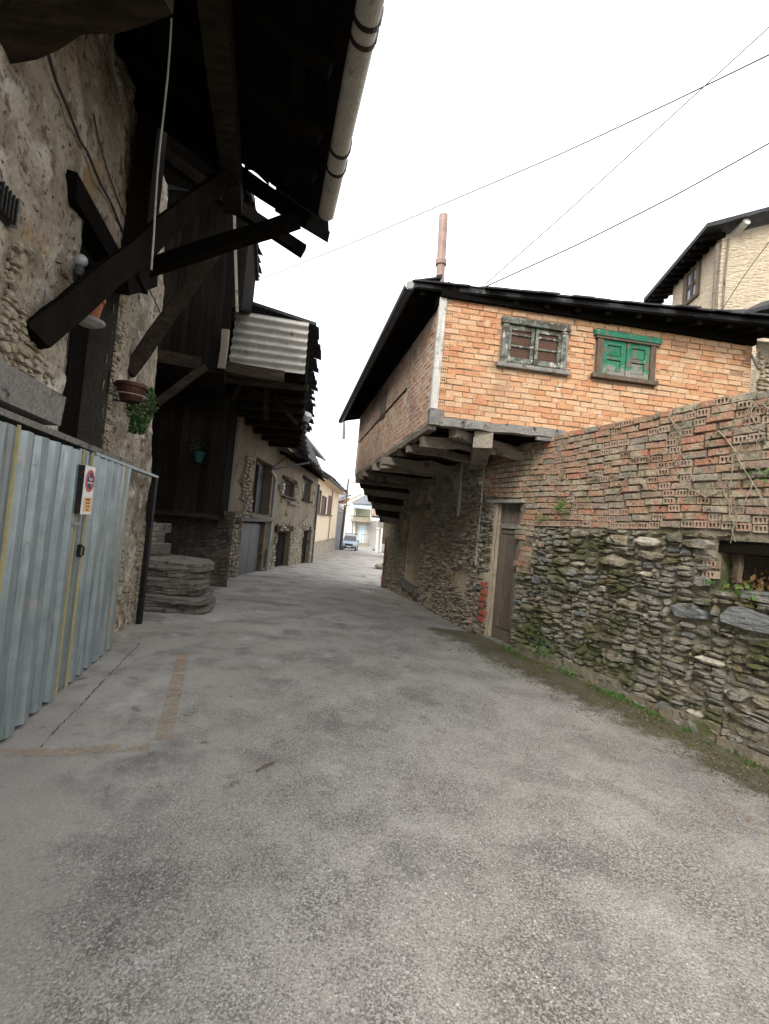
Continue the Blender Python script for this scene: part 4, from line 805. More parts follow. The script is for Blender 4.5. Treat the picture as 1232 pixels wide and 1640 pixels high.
part('roof', 'far_slate', he, lambda m: m.prism([(ea[0], 23, zE), (eb[0], 34.2, zE), (eb[0]-4, 34.2, zE+1.6), (ea[0]-4, 23, zE+1.6)], (0, 0, .16)))
part('eaves_gutter', 'grey_pvc', he, lambda m: m.tube([(ea[0]+.05, 23, zE+.02), (eb[0]+.05, 34.2, zE+.02)], .09, 7))
gr = root('garage', 'low grey garage with a tall metal door beside the parked van', 'garage', (-4.8, 47, -1.2))
GF = Fr((-4.62, 0), 0, 1); zg = gzf(-4.6, 46)
part('wall', 'grey_render', gr, lambda m: (m.box(GF, 43.2, 44.6, zg-.4, 3.2, -.3, 0), m.box(GF, 49.2, 51.5, zg-.4, 3.2, -.3, 0), m.box(GF, 44.6, 49.2, 2.75, 3.2, -.3, 0), m.wbox(-9, -4.95, 43.2, 43.4, zg-.4, 3.2)))
gd = part('garage_door', 'garage_metal', gr, lambda m: m.box(GF, 44.6, 49.2, zg-.3, 2.75, -.2, -.12))
for k in range(8): part('panel', 'garage_metal', gd, lambda m: m.box(GF, 44.65+k*.57, 44.65+k*.57+.53, zg-.2, 1.0, -.12, -.07)); part('panel', 'garage_metal', gd, lambda m: m.box(GF, 44.65+k*.57, 44.65+k*.57+.53, 1.1, 2.7, -.12, -.07))
part('roof', 'pale_render', gr, lambda m: m.prism([(-4.3, 43.0, 3.25), (-4.3, 51.8, 3.25), (-9, 51.8, 4.4), (-9, 43, 4.4)], (0, 0, .2)))
part('post', 'pale_render', gr, lambda m: m.box(GF, 49.6, 50.2, zg-.3, 3.1, .01, .18))
pl = root('utility_pole', 'leaning wooden utility pole standing beside the parked van', 'pole', at(545, 882, 47.5))
part('pole_shaft', 'pole_wood', pl, lambda m: m.tube([np.array(at(545, 884, 47.5)), np.array(at(551, 830, 47.5)), np.array(at(558.5, 767, 47.5))], [.17, .15, .09], 9))
part('cross_arm', 'pole_wood', pl, lambda m: m.beam(np.array(at(549, 812, 47.4)), np.array(at(557, 809, 47.4)), .1, .1))
part('insulator', 'lamp_glass', pl, lambda m: [m.lathe(np.array(at(x, y, 47.4)), [(.05, 0), (.07, .08), (.04, .16)], 8) for x, y in ((549.5, 810), (553, 809), (556.5, 807))])
# the van: nose toward the camera
def van():
    c = gpt(559.5, 881.5); vy = 51.0; cx = float(at(559.3, 870, vy)[0]); z0 = gzf(cx, vy)-.02
    rt = root('parked_van', 'pale blue van parked at the kerb with a dark roof rack', 'van', (cx, vy+2, z0)); W = .84
    def sect(m, prof, yb):        # prof: (y, z, halfwidth) along the top outline
        pass
    def hull(m):
        prof = [(0, .32, .80), (0, .62, .82), (.06, .86, .83), (.85, 1.06, .84), (1.55, 1.72, .70), (1.9, 1.80, .70), (4.1, 1.78, .70), (4.25, 1.1, .82), (4.3, .35, .80)]; V = []; F = []
        for (y, z, hw) in prof: V += [(cx-hw, vy+y, z0+z), (cx+hw, vy+y, z0+z)]
        bl = [(0, .32), (4.3, .35)]; n = len(prof)
        for i in range(n-1): F.append((2*i, 2*i+1, 2*i+3, 2*i+2))
        F += [(0, 2*n-2, 2*n-1, 1), tuple(range(0, 2*n, 2)), tuple(range(2*n-1, 0, -2))]; m.add(V, F)
    b = part('body', 'van_paint', rt, hull)
    part('windscreen', 'glass', rt, lambda m: m.add([(cx-.76, vy+.90, z0+1.10), (cx+.76, vy+.90, z0+1.10), (cx+.63, vy+1.50, z0+1.66), (cx-.63, vy+1.50, z0+1.66)], [(0, 1, 2, 3)]), fix=False)
    bpy.data.objects['windscreen'].location += Vector((0, -.015, .012))
    part('bonnet', 'van_paint', rt, lambda m: m.hexa([(cx-.74, vy+.02, z0+.80), (cx+.74, vy+.02, z0+.80), (cx+.78, vy+.86, z0+1.03), (cx-.78, vy+.86, z0+1.03), (cx-.70, vy+.10, z0+.90), (cx+.70, vy+.10, z0+.90), (cx+.74, vy+.86, z0+1.085), (cx-.74, vy+.86, z0+1.085)]))
    part('bumper', 'bumper', rt, lambda m: m.hexa([(cx-.85, vy-.12, z0+.26), (cx+.85, vy-.12, z0+.26), (cx+.86, vy+.3, z0+.26), (cx-.86, vy+.3, z0+.26), (cx-.83, vy-.10, z0+.52), (cx+.83, vy-.10, z0+.52), (cx+.86, vy+.3, z0+.52), (cx-.86, vy+.3, z0+.52)]))
    part('grille', 'dark_steel', rt, lambda m: (m.wbox(cx-.42, cx+.42, vy-.03, vy+.05, z0+.62, z0+.76)))
    part('air_intake', 'tyre', rt, lambda m: m.wbox(cx-.5, cx+.5, vy-.14, vy-.1, z0+.30, z0+.42))
    part('number_plate', 'white_plate', rt, lambda m: m.wbox(cx-.26, cx+.26, vy-.15, vy-.12, z0+.42, z0+.52))
    for s_ in (-1, 1):
        part('headlight', 'lamp_glass', rt, lambda m: m.hexa([(cx+s_*.46, vy-.02, z0+.60), (cx+s_*.80, vy+.02, z0+.62), (cx+s_*.82, vy+.3, z0+.66), (cx+s_*.46, vy+.2, z0+.62), (cx+s_*.46, vy-.01, z0+.78), (cx+s_*.79, vy+.06, z0+.86), (cx+s_*.82, vy+.3, z0+.88), (cx+s_*.46, vy+.2, z0+.80)]))
        mr = part('mirror', 'bumper', rt, lambda m: (m.wbox(cx+s_*.88, cx+s_*1.06, vy+.95, vy+1.05, z0+1.06, z0+1.24, .01), m.beam((cx+s_*.80, vy+1.02, z0+1.1), (cx+s_*.92, vy+1.0, z0+1.13), .04, .04)))
        for y in (.75, 3.5):
            wh = part('wheel', 'tyre', rt, lambda m: m.tube([(cx+s_*.64, vy+y, z0+.32), (cx+s_*.85, vy+y, z0+.32)], .32, 18)); part('rim', 'lamp_glass', wh, lambda m: m.tube([(cx+s_*.84, vy+y, z0+.32), (cx+s_*.865, vy+y, z0+.32)], .2, 14))
    part('roof_rack', 'dark_steel', rt, lambda m: (m.beam((cx-.72, vy+2.0, z0+1.9), (cx+.72, vy+2.0, z0+1.9), .06, .05), m.beam((cx-.72, vy+3.4, z0+1.9), (cx+.72, vy+3.4, z0+1.9), .06, .05), m.beam((cx-.6, vy+1.95, z0+1.95), (cx-.6, vy+3.5, z0+1.95), .05, .05), m.beam((cx+.6, vy+1.95, z0+1.95), (cx+.6, vy+3.5, z0+1.95), .05, .05), m.wbox(cx-.70, cx-.66, vy+1.98, vy+2.02, z0+1.74, z0+1.9), m.wbox(cx+.66, cx+.70, vy+1.98, vy+2.02, z0+1.74, z0+1.9)))
van()
# far end of the lane
def far():
    Y = 64.0; P = lambda x, y, d=0: np.array(at(x, y, Y+d))
    def slabp(m, pts, dep, d=0): m.prism([P(x, y, d) for x, y in pts], (0, dep, 0))
    h = root('far_house', 'far pale house with slate roof, balcony and pale blue door closing the lane', 'house', P(580, 872))
    part('side_wall', 'pale_render', h, lambda m: slabp(m, [(550, 878), (568.5, 878), (570, 806), (556, 806)], 6))
    part('lower_wall', 'pale_render', h, lambda m: slabp(m, [(568.5, 878), (588.5, 878), (588.5, 836), (569.5, 836)], 5, .6))
    part('grey_wall', 'grey_render', h, lambda m: slabp(m, [(588.5, 878), (606, 878), (606, 834), (588.5, 834)], 5, .5))
    part('upper_wall', 'lemon_render', h, lambda m: slabp(m, [(567, 836), (594, 836), (594, 806), (568, 806)], 5, 1.3))
    part('door', 'sky_blue_door', h, lambda m: slabp(m, [(574.5, 872), (583, 872), (584, 841), (575.5, 841)], .2, .45))
    part('door_frame', 'pale_render', h, lambda m: (slabp(m, [(573.5, 872), (574.5, 872), (575.5, 840), (574.5, 840)], .3, .4), slabp(m, [(583, 872), (584.2, 872), (585.2, 840), (584, 840)], .3, .4)))
    bl = part('balcony', 'plinth', h, lambda m: slabp(m, [(562, 834.5), (594, 837), (594, 834), (562, 831.5)], 2.2, -1.2))
    part('parapet', 'lemon_render', bl, lambda m: slabp(m, [(566, 832), (593, 834.3), (593, 828.5), (566, 826)], .12, -1.1))
    part('rail', 'dark_steel', bl, lambda m: (slabp(m, [(563, 826), (594, 828.2), (594, 827.6), (563, 825.4)], .08, -1.2), [slabp(m, [(563+k*1.9, 832.4+k*.14), (563.4+k*1.9, 832.4+k*.14), (563.5+k*1.9, 825.8+k*.14), (563.1+k*1.9, 825.8+k*.14)], .06, -1.18) for k in range(16)]))
    part('post', 'pole_wood', bl, lambda m: (slabp(m, [(567.3, 832), (568.1, 832), (568.9, 813), (568.1, 813)], .12, -1.0), slabp(m, [(591.5, 833), (592.3, 833), (593, 814), (592.3, 814)], .12, -1.0), slabp(m, [(563, 877), (564, 877), (565.5, 835), (564.5, 835)], .12, -1.0), slabp(m, [(569, 877), (570, 877), (571.5, 836), (570.5, 836)], .12, -1.0)))
    part('awning', 'blue_sheet', h, lambda m: m.prism([P(566.5, 813.5, -1.6), P(594.5, 816.5, -1.6), P(594, 807.5, .9), P(566, 806, .9)], (0, 0, .12)))
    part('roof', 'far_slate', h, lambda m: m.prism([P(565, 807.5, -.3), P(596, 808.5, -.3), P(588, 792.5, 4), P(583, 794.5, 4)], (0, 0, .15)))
    part('verge', 'pale_render', h, lambda m: m.beam(P(557, 807, -.3), P(584, 793.5, 3.5), .35, .3))
    part('roof_left', 'clay_roof', h, lambda m: m.prism([P(553, 808, .2), P(566, 807, .2), P(585, 791, 5), P(566, 797, 7)], (0, 0, .15)))
    part('chimney', 'plinth', h, lambda m: slabp(m, [(575.5, 797), (578.5, 797), (579, 791), (576, 791)], .6, 3.5))
    rl = part('door_rail', 'dark_steel', h, lambda m: [slabp(m, q, .05, -.5) for q in ([(579, 871), (579.5, 871), (580.3, 855), (579.8, 855)], [(586.5, 871), (587, 871), (587.8, 855.5), (587.3, 855.5)], [(579.8, 855.8), (587.8, 856.3), (587.8, 855.6), (579.8, 855)], [(583, 871), (583.4, 871), (584.2, 855.4), (583.8, 855.4)])])
    part('step', 'plinth', h, lambda m: slabp(m, [(572, 878), (589, 878), (589, 870.5), (573, 869.5)], .8, -.4))
    Y = 78.0
    h2 = root('far_roofs', 'low house with grey roof and dark red gable beyond the garage', 'house', P(545, 850))
    part('wall', 'pale_render', h2, lambda m: slabp(m, [(528, 870), (556, 870), (556, 803), (528, 806)], 8))
    part('gable', 'red_gable', h2, lambda m: slabp(m, [(542, 806), (556, 806), (562, 796.5), (551, 798.5), (542, 802)], .4, -.4))
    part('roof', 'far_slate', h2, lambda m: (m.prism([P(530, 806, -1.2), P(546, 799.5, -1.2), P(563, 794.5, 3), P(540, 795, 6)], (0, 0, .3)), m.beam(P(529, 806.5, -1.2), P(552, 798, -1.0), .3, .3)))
    Y = 40.0
    h3 = root('porch', 'tan roofed porch with white posts on the right beyond the stone house', 'porch', P(606, 883))
    part('roof', 'clay_roof', h3, lambda m: m.prism([P(595.5, 829, -1), P(640, 831, -1), P(640, 800, 3), P(598, 802, 3)], (0, 0, .15)))
    part('fascia', 'brown_beam', h3, lambda m: m.beam(P(595.5, 827.5, -1.05), P(640, 830.5, -1.05), .12, .16))
    part('wall', 'pale_render', h3, lambda m: (slabp(m, [(606, 886), (640, 886), (640, 830), (608.5, 830)], .3, 3.2), slabp(m, [(604, 886), (606, 886), (608.4, 833), (606.6, 833)], 2.6, .5)))
    part('post', 'white_plate', h3, lambda m: slabp(m, [(601, 884), (604.2, 884), (607, 846), (603.8, 846)], .3, -.6))
    part('post', 'white_plate', h3, lambda m: slabp(m, [(608, 884), (610.5, 884), (613.5, 846), (611, 846)], .3, -.5))
    part('cap', 'white_plate', h3, lambda m: slabp(m, [(602.8, 847), (608.2, 847), (608.4, 845), (603, 845)], .5, -.7))
    part('box', 'dark_steel', h3, lambda m: slabp(m, [(596.5, 881.5), (600.5, 881.5), (600.6, 879.8), (596.6, 879.8)], .3, -.8))
    part('drain_pipe', 'pale_render', h3, lambda m: m.tube([P(593, 830, -1.2), P(596.5, 800, -1.2)], .05, 6))
far()
# drain covers
for i, (x, y, nm) in enumerate(((583.5, 947, 'dark square drain grate in the lane, nearer of the two'), (579.5, 922.5, 'small pale drain cover in the lane, farther of the two'))):
    c = gpt(x, y); k = (.24, .17)[i]; t = root('drain_grate', nm, 'drain', c, 'drain covers in the lane'); zz = c[2]+.02
    part('frame', 'grey_post', t, lambda m: [m.wbox(c[0]+a*k-.03, c[0]+a*k+.03, c[1]-k*1.4, c[1]+k*1.4, c[2]-.03, zz) for a in (-1, 1)]+[m.wbox(c[0]-k+.03, c[0]+k-.03, c[1]+a*k*1.4-.03, c[1]+a*k*1.4+.03, c[2]-.03, zz) for a in (-1, 1)])
    part('pit', 'dark_steel', t, lambda m: m.wbox(c[0]-k+.031, c[0]+k-.031, c[1]-k*1.4+.031, c[1]+k*1.4-.031, c[2]-.02, c[2]+.008))
    for q in range(6): part('bar', 'dark_steel' if i == 0 else 'grey_post', t, lambda m: m.wbox(c[0]-k+.05+q*(2*k-.1)/5-.012, c[0]-k+.05+q*(2*k-.1)/5+.012, c[1]-k*1.4+.032, c[1]+k*1.4-.032, c[2]+.009, zz-.003))

# ------------------------------------------------------------------ RIGHT: house of orange brick over stone (F)
FC = (.53, 6.25)
FF = Fr(FC, 83.3, 1); FS = Fr(FC, -12, -1); FW = Fr((1.72, 7.6), -10.05, -1)
hf = root('brick_house', 'old house with an overhanging orange brick upper floor on a stone ground floor', 'house', (1.7, 8, -.1))
win1 = rect(FF, 805, 512, 903, 598); win2 = rect(FF, 954, 540, 1047, 611)
win1 = (.98, 1.85, 4.07, 4.66); win2 = (2.43, 3.25, 4.10, 4.65)
# front face
FZ0, FZ1 = 2.7, 5.0; FL = 4.93
fb = build(gridwall(FF, 0.03, FL, FZ0, FZ1, .06, [win1, win2, (-1, 1.98, 0, 3.12)], .006, -.012, sd=41), 'front_wall', 'front_mortar', hf, fix=False)
BR = {k: [brick_mesh(k) for _ in range(8)] for k in ('front_brick', 'side_brick', 'old_brick')}
HO = {k: [hollow_mesh(k) for _ in range(5)] for k in ('hollow_brick', 'front_brick')}
items = []; ch = .0795
def blocked(s_, z, hl, hs_): return any(s_+hl > h[0]-.06 and s_-hl < h[1]+.06 and z+.03 > h[2]-.09 and z-.03 < h[3]+.07 for h in hs_)
def allowed(a, b, z):
    iv = [(a, b)]
    bl = [(h[0]-.075, h[1]+.075) for h in (win1, win2) if z+.03 > h[2]-.085 and z-.03 < h[3]+.065]
    if z < 3.2: bl.append((-1, 2.02))
    for p, q in bl: iv = [x for u, v_ in iv for x in ((u, min(v_, p-.005)), (max(u, q+.005), v_)) if x[1]-x[0] > .035]
    return iv
for r in range(int((FZ1-FZ0)/ch)):
    z = FZ0+.04+r*ch; s_ = .05 if r % 2 else .02
    if r % 2 == 0:
        if z > 3.2: items.append((random.choice(HO['front_brick']), FF.mat(.05+.0575, z, -.002+R_(-.003, .003))))
        s_ = .05+.125
    while s_ < FL-.1:
        L = R_(.20, .262); end = s_+L > FL-.14
        if end and r % 2: items.append((random.choice(HO['front_brick']), FF.mat(FL-.07, z, -.003))); break
        if s_+L > FL: L = FL-s_
        for a, b in allowed(s_, s_+L, z):
            me = random.choice(HO['front_brick']) if b-a < .13 and random.random() < .5 else random.choice(BR['front_brick']); w0 = .115 if me in HO['front_brick'] else .235
            items.append((me, FF.mat((a+b)/2, z+R_(-.004, .004)+.006*math.sin((a+b)*1.3+r*.3), R_(-.008, .006), R_(-.014, .014)) @ Matrix.Diagonal(((b-a-.004)/w0, 1, R_(.98, 1.08), 1))))
        s_ += L+R_(.004, .009)
place_many(items, 'brick', fb, 300, 'brick_rest')
# side face
SL = 7.0
sb = build(gridwall(FS, 0.0, SL, 3.05, 5.0, .12, (), .004, -.006, sd=43), 'side_wall', 'mortar', hf, fix=False)
items = []
swin = (3.35, 3.95, 3.95, 4.55)
for r in range(int(1.9/ch)):
    z = 3.16+r*ch; s_ = .12-(r % 2)*.12
    while s_ < SL-.05:
        L = .24
        if s_ > .1 and not blocked(s_+L/2, z, L/2, (swin,)): items.append((random.choice(BR['side_brick']), FS.mat(s_+L/2, z, R_(-.004, .004)) @ Matrix.Diagonal((.95, 1, 1, 1))))
        s_ += L+.012
mb = MB()
for me, mw in items: mb.add([mw @ v.co for v in me.vertices], [tuple(p.vertices) for p in me.polygons])
build(mb, 'brick_rest', 'side_brick', sb, kind='stuff', fix=True)
for s_ in (1.5, 2.55, 3.3, 4.05, 5.3): part('stud', 'joist_wood', sb, lambda m: m.beam(FS.P(s_, 3.1, .002), FS.P(s_+.05, 4.85, .002), .018, .03))
part('rail', 'brown_beam', sb, lambda m: m.beam(FS.P(1.6, 4.02, .004), FS.P(SL, 3.98, .004), .025, .03))
sw = part('side_window', 'bare_frame', hf, lambda m: m.box(FS, *swin, -.1, .015)); part('shutter', 'bare_frame', sw, lambda m: m.box(FS, swin[0]+.06, swin[1]-.06, swin[2]+.06, swin[3]-.06, .015, .03))
part('corner_board', 'white_paint', hf, lambda m: (m.box(FF, -.03, .075, 3.28, 4.86, -.02, .02, .003), m.box(FS, -.02, .10, 3.05, 4.86, -.02, .018, .003)))
part('corner_block', 'grey_wood', hf, lambda m: m.box(FF, -.03, .15, 3.05, 3.27, -.1, .035, .006))
part('far_board', 'white_paint', hf, lambda m: m.box(FS, SL, SL+.14, 3.0, 4.75, -.06, .03))
# floor: beams, joists and boards seen from below
part('front_beam', 'grey_wood', hf, lambda m: m.beam(FF.P(.12, 3.10, -.02), FF.P(1.98, 3.13, -.03), .14, .12, 10, .010))
part('side_beam', 'joist_wood', hf, lambda m: m.beam(FS.P(.02, 3.04, -.04), FS.P(SL+.05, 2.98, -.04), .11, .10, 14, .012))
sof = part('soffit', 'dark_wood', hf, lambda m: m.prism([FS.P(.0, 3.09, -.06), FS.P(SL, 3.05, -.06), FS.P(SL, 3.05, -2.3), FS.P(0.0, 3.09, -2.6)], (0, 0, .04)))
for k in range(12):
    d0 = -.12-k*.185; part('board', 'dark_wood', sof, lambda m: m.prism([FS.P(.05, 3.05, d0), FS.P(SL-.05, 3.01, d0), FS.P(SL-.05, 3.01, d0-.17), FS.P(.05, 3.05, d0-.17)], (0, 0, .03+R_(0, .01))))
for k in range(10):
    s_ = .45+k*.68+R_(-.12, .12); w_ = R_(.10, .19); part('joist', random.choice(('joist_wood', 'joist_wood', 'brown_beam')), sof, lambda m: m.beam(FS.P(s_, 2.90+R_(-.035, .03)-.004*k, R_(-.02, .14)), FS.P(s_+R_(-.3, .3), 2.90+R_(-.04, .02), -2.2), w_, R_(.12, .18), 7, .028, taper=R_(.75, 1.1)))
part('front_joist', 'joist_wood', sof, lambda m: m.beam(FF.P(.35, 2.99, -.12), FF.P(2.0, 2.95, -1.0), .14, .12, 5, .012))
part('beam_end', 'joist_wood', hf, lambda m: m.beam(FF.P(.78, 2.93, .0), FF.P(1.25, 2.85, -1.7), .26, .24, 5, .02))
part('trim_board', 'grey_wood', hf, lambda m: m.beam(FF.P(1.55, 3.03, .02), FF.P(2.02, 3.05, -.02), .05, .05, 3, .006))
# windows
def window(h, fm, sm, label):
    z0, z1 = h[2], h[3]; s0, s1 = h[0], h[1]; wn = part('window', fm, hf, lambda m: (m.box(FF, s0-.055, s0+.03, z0-.01, z1+.03, -.08, .035, .004), m.box(FF, s1-.03, s1+.055, z0-.01, z1+.03, -.08, .035, .004), m.box(FF, s0-.09, s1+.09, z1-.03, z1+.06, -.079, .05, .004)), label=label)
    part('window_back', 'brown_slat', wn, lambda m: m.box(FF, s0-.05, s1+.05, z0-.03, z1+.03, -.14, -.085))
    part('window_sill', 'grey_wood' if sm else 'bare_frame', wn, lambda m: m.box(FF, s0-.12, s1+.10, z0-.08, z0-.012, -.08, .07, .006)); return wn
mid = (win1[0]+win1[1])/2
wn = window(win1, 'worn_green', True, 'weathered green window frame with six panes over brown blinds')
for a, b in ((win1[0]+.035, mid-.012), (mid+.012, win1[1]-.035)):
    z0, z1 = win1[2]+.02, win1[3]-.04
    part('sash', 'worn_green', wn, lambda m: (m.box(FF, a, a+.045, z0, z1, -.03, .012, .002), m.box(FF, b-.045, b, z0, z1, -.03, .012, .002), m.box(FF, a+.045, b-.045, z0, z0+.07, -.03, .010, .002), m.box(FF, a+.045, b-.045, z1-.06, z1, -.03, .010, .002),
        m.box(FF, a+.045, b-.045, z0+.07+.155, z0+.07+.18, -.028, .008), m.box(FF, a+.045, b-.045, z0+.07+.325, z0+.07+.35, -.028, .008)))
    for k in range(3):
        zz = z0+.072+k*.17; part('pane', 'glass', wn, lambda m: m.box(FF, a+.047, b-.047, zz, zz+.15, -.026, -.022))
        part('blind_slat', 'brown_slat', wn, lambda m: [m.box(FF, a+.055, b-.055, zz+.006+q*.029, zz+.030+q*.029, -.022, -.012) for q in range(5)])
mid = (win2[0]+win2[1])/2
wn = window(win2, 'bare_frame', False, 'bright green double shutters peeling to bare wood at the foot')
part('green_head', 'green_paint', wn, lambda m: m.box(FF, win2[0]-.12, win2[1]+.12, win2[3]+.0, win2[3]+.08, .0, .06, .004))
for a, b in ((win2[0]+.035, mid-.008), (mid+.008, win2[1]-.035)):
    z0, z1 = win2[2], win2[3]-.03; zm = z0+(z1-z0)*.48
    sh = part('shutter', 'green_paint', wn, lambda m: (m.box(FF, a, a+.075, zm-.1, z1, -.03, .015, .002), m.box(FF, b-.075, b, zm-.1, z1, -.03, .015, .002), m.box(FF, a+.075, b-.075, z1-.075, z1, -.03, .013), m.box(FF, a+.075, b-.075, zm-.02, zm+.03, -.03, .018)))
    part('shutter_foot', 'worn_shutter', sh, lambda m: (m.box(FF, a, a+.075, z0, zm-.1, -.03, .015, .002), m.box(FF, b-.075, b, z0, zm-.1, -.03, .015, .002), m.box(FF, a+.075, b-.075, z0, z0+.06, -.03, .013)))
    part('panel', 'green_paint', sh, lambda m: m.box(FF, a+.085, b-.085, zm+.045, z1-.09, -.03, .004)); part('panel', 'worn_shutter', sh, lambda m: m.box(FF, a+.085, b-.085, z0+.07, zm-.035, -.03, .004))
    part('panel_back', 'bare_frame', sh, lambda m: m.box(FF, a+.07, b-.07, z0+.02, z1-.02, -.04, -.012))
# stone ground floor
os1 = rect(FW, 659, 820, 671.5, 938); os1 = (os1[0], os1[1], os1[2], os1[3]); os2 = rect(FW, 616, 830, 620, 873)
holesF = [os1, os2]
wF = build(gridwall(FW, .20, 9.0, -1.0, 3.05, .08, holesF, .035, -.02, sd=51, frq=1.6), 'stone_wall', 'earth_mortar', hf, fix=False)
for h in holesF: part('opening', 'earth_mortar', hf, lambda m: reveal(m, FW, h, .6, False))
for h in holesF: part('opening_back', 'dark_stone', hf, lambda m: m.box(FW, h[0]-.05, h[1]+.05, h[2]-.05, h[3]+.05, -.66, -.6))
def okF(s_, z):
    if any(h[0]-.03 < s_ < h[1]+.03 and h[2] < z < h[3] for h in holesF): return False
    if z < gzf(*FW.P(s_, 0)[:2])-.1: return False
    return float(fbm(np.array([s_*1.4]), np.array([z*1.4]), 3, 61)[0]) > .27+.05*max(0, z-1)
stones(FW, pack(.22, 8.95, -.7, 3.0, (.10, .42), (.035, .15), .0325, okF), 'house_stone', wF, .065, -.005, 300, .93, .05)
part('lintel_stone', 'step_stone', hf, lambda m: m.box(FW, os1[0]-.3, os1[1]+.3, os1[3]+.01, os1[3]+.17, -.2, .03, .015))
part('step_stone', 'step_stone', hf, lambda m: m.box(FW, os1[0]-.1, os1[1]+.2, os1[2]-.25, os1[2]-.02, -.3, .12, .02))
part('far_wall', 'earth_mortar', hf, lambda m: m.hexa([FW.P(9, -1, 0), FW.P(9, -1, -4), FW.P(9.05, -1, -4), FW.P(9.05, -1, 0), FW.P(9, 3.0, 0), FW.P(9, 3.0, -4), FW.P(9.05, 3, -4), FW.P(9.05, 3, 0)]))
part('support_post', 'dark_wood', hf, lambda m: m.beam(FW.P(8.7, 2.25, .2), FW.P(8.7, 3.0, .2), .35, .3))
for k in range(7): part('end_joist', 'brown_beam' if k % 2 else 'joist_wood', hf, lambda m: m.prism([at(568+k*6.3, 757+k*11, 13.25+.2*k), at(660, 763+k*11, 13.25+.2*k), at(660, 779+k*11, 13.25+.2*k), at(571+k*6.3, 770+k*11, 13.25+.2*k)], (0, .28, 0)))
# roof
E0 = onz(664, 452, 5.02); E1 = np.array([7.6, 6.45, 5.06]); E2 = onz(549, 672, 4.86); R0, R1, R2_ = np.array([2.6, 8.6, 6.15]), np.array([7.6, 9.2, 6.3]), np.array([.9, 14.6, 6.1])
def roofF(m): m.prism([E0, E1, R1, R0], (0, 0, -.06)); m.prism([E0, R0, R2_, E2], (0, 0, -.06))
rfF = part('roof', 'slate', hf, roofF)
def eave(a, b, inn, n, depth, rise):
    for k in range(n):
        for row in (0, 1):
            t0, t1 = k/n, (k+1.12)/n; u_ = (b-a); p, q = a+u_*t0, a+u_*t1; o = R_(-.05, .09)-row*.28; o2 = o+R_(-.03, .03); zz = .012+row*.032+R_(0, .012)
            part('slate', 'slate', rfF, lambda m: m.prism([p-inn*o+[0, 0, zz-o*rise], q-inn*o2+[0, 0, zz-o2*rise], q+inn*depth+[0, 0, zz+depth*rise], p+inn*depth+[0, 0, zz+depth*rise]], (0, 0, .022)))
inF = -FF.n; inS = -FS.n
eave(E0, np.array([6.6, 6.33, 5.05]), inF, 26, .4, .40); eave(E0, E2, inS, 34, .4, .34)
for k in range(15):
    t = .02+k/15; p = E0+(E1-E0)*t*.9; part('rafter', 'dark_wood', rfF, lambda m: m.beam(p+inF*.04+[0, 0, -.1], p+inF*.6+[0, 0, .06], .08, .09))
for k in range(18):
    t = .02+k/18.5; p = E0+(E2-E0)*t; part('rafter', 'dark_wood', rfF, lambda m: m.beam(p+inS*.05+[0, 0, -.1], p+inS*.75+[0, 0, .09], .08, .09))
part('wall_plate', 'dark_wood', hf, lambda m: (m.box(FF, -.02, FL, 4.86, 5.06, -.12, .06), m.box(FS, .05, SL, 4.78, 5.02, -.12, .05)))
part('soffit_board', 'dark_wood', rfF, lambda m: (m.prism([E0+[0, 0, -.075], E1+[0, 0, -.075], FF.P(7.1, 5.12, -.1), FF.P(0, 5.12, -.1)], (0, 0, -.015)), m.prism([E0+[0, 0, -.075], FS.P(0, 5.12, -.1), FS.P(SL+1, 5.0, -.1), E2+[0, 0, -.075]], (0, 0, -.015))))
gf = root('rain_gutter', 'dark rain gutter along the lane side eaves of the brick house', 'gutter', E0)
gp = [E0-inS*.06+[0, 0, -.06]+(E2-E0)*k/6+np.array([0, -.02, 0]) for k in range(7)]
part('gutter_channel', 'dark_gutter', gf, lambda m: halfpipe(m, gp, .075, nrm=FS.n))
part('gutter_end', 'grey_pvc', gf, lambda m: m.tube([gp[0]+[0, -.02, -.01], gp[0]+[0, .0, -.01]], .055, 10))
part('spout', 'grey_pvc', gf, lambda m: m.tube([np.array(at(551.5, 676, 14.7)), np.array(at(550.5, 703, 14.7))], .05, 8))
cp = root('chimney_pipe', 'tall rusty pink metal chimney pipe rising from the brick house roof', 'chimney', at(703.5, 452, 8.2))
def cpt(x, y): return np.array(at(x, y, 8.2))
part('pipe_lower', 'copper_pipe', cp, lambda m: m.tube([cpt(704, 470), cpt(706.5, 421)], .077, 16))
part('pipe_upper', 'copper_pipe', cp, lambda m: m.tube([cpt(706.6, 420), cpt(710.5, 345)], .083, 16))
part('collar', 'copper_pipe', cp, lambda m: m.tube([cpt(706.2, 425), cpt(706.5, 419), cpt(706.8, 416)], [.10, .108, .10], 16))
# pipes and wires on the stone floor
mb = MB(); s_ = FW.sz(741, 760, .05)[0]; mb.tube([FW.P(s_, FW.sz(741, 745, .05)[1], .06), FW.P(s_, FW.sz(738, 828, .05)[1], .06)], .035, 9)
build(mb, 'conduit_pipe', 'grey_pvc', label='grey plastic pipe ending halfway down the stone wall left of the wooden door', cat='pipe')
mb = MB(); p = [FW.px(*q, .06) for q in ((640, 778), (665, 771), (690, 766), (715, 762), (742, 754))]; mb.tube(p, .012, 6)
build(mb, 'wall_cable', 'rope', label='pale cable strung across the stone wall under the brick overhang', cat='cable')
mb = MB(); mb.tube([at(604, 738, 11.5), at(598, 790, 11.5), at(595, 826, 11.5)], .008, 5)
build(mb, 'hanging_wire', 'cable', label='thin wire hanging from the joists at the far end of the overhang', cat='wire')
rb = root('rubble_heap', 'small heap of broken stone at the foot of the far end of the stone house', 'rubble', gpt(606, 912))
c = gpt(607, 911)
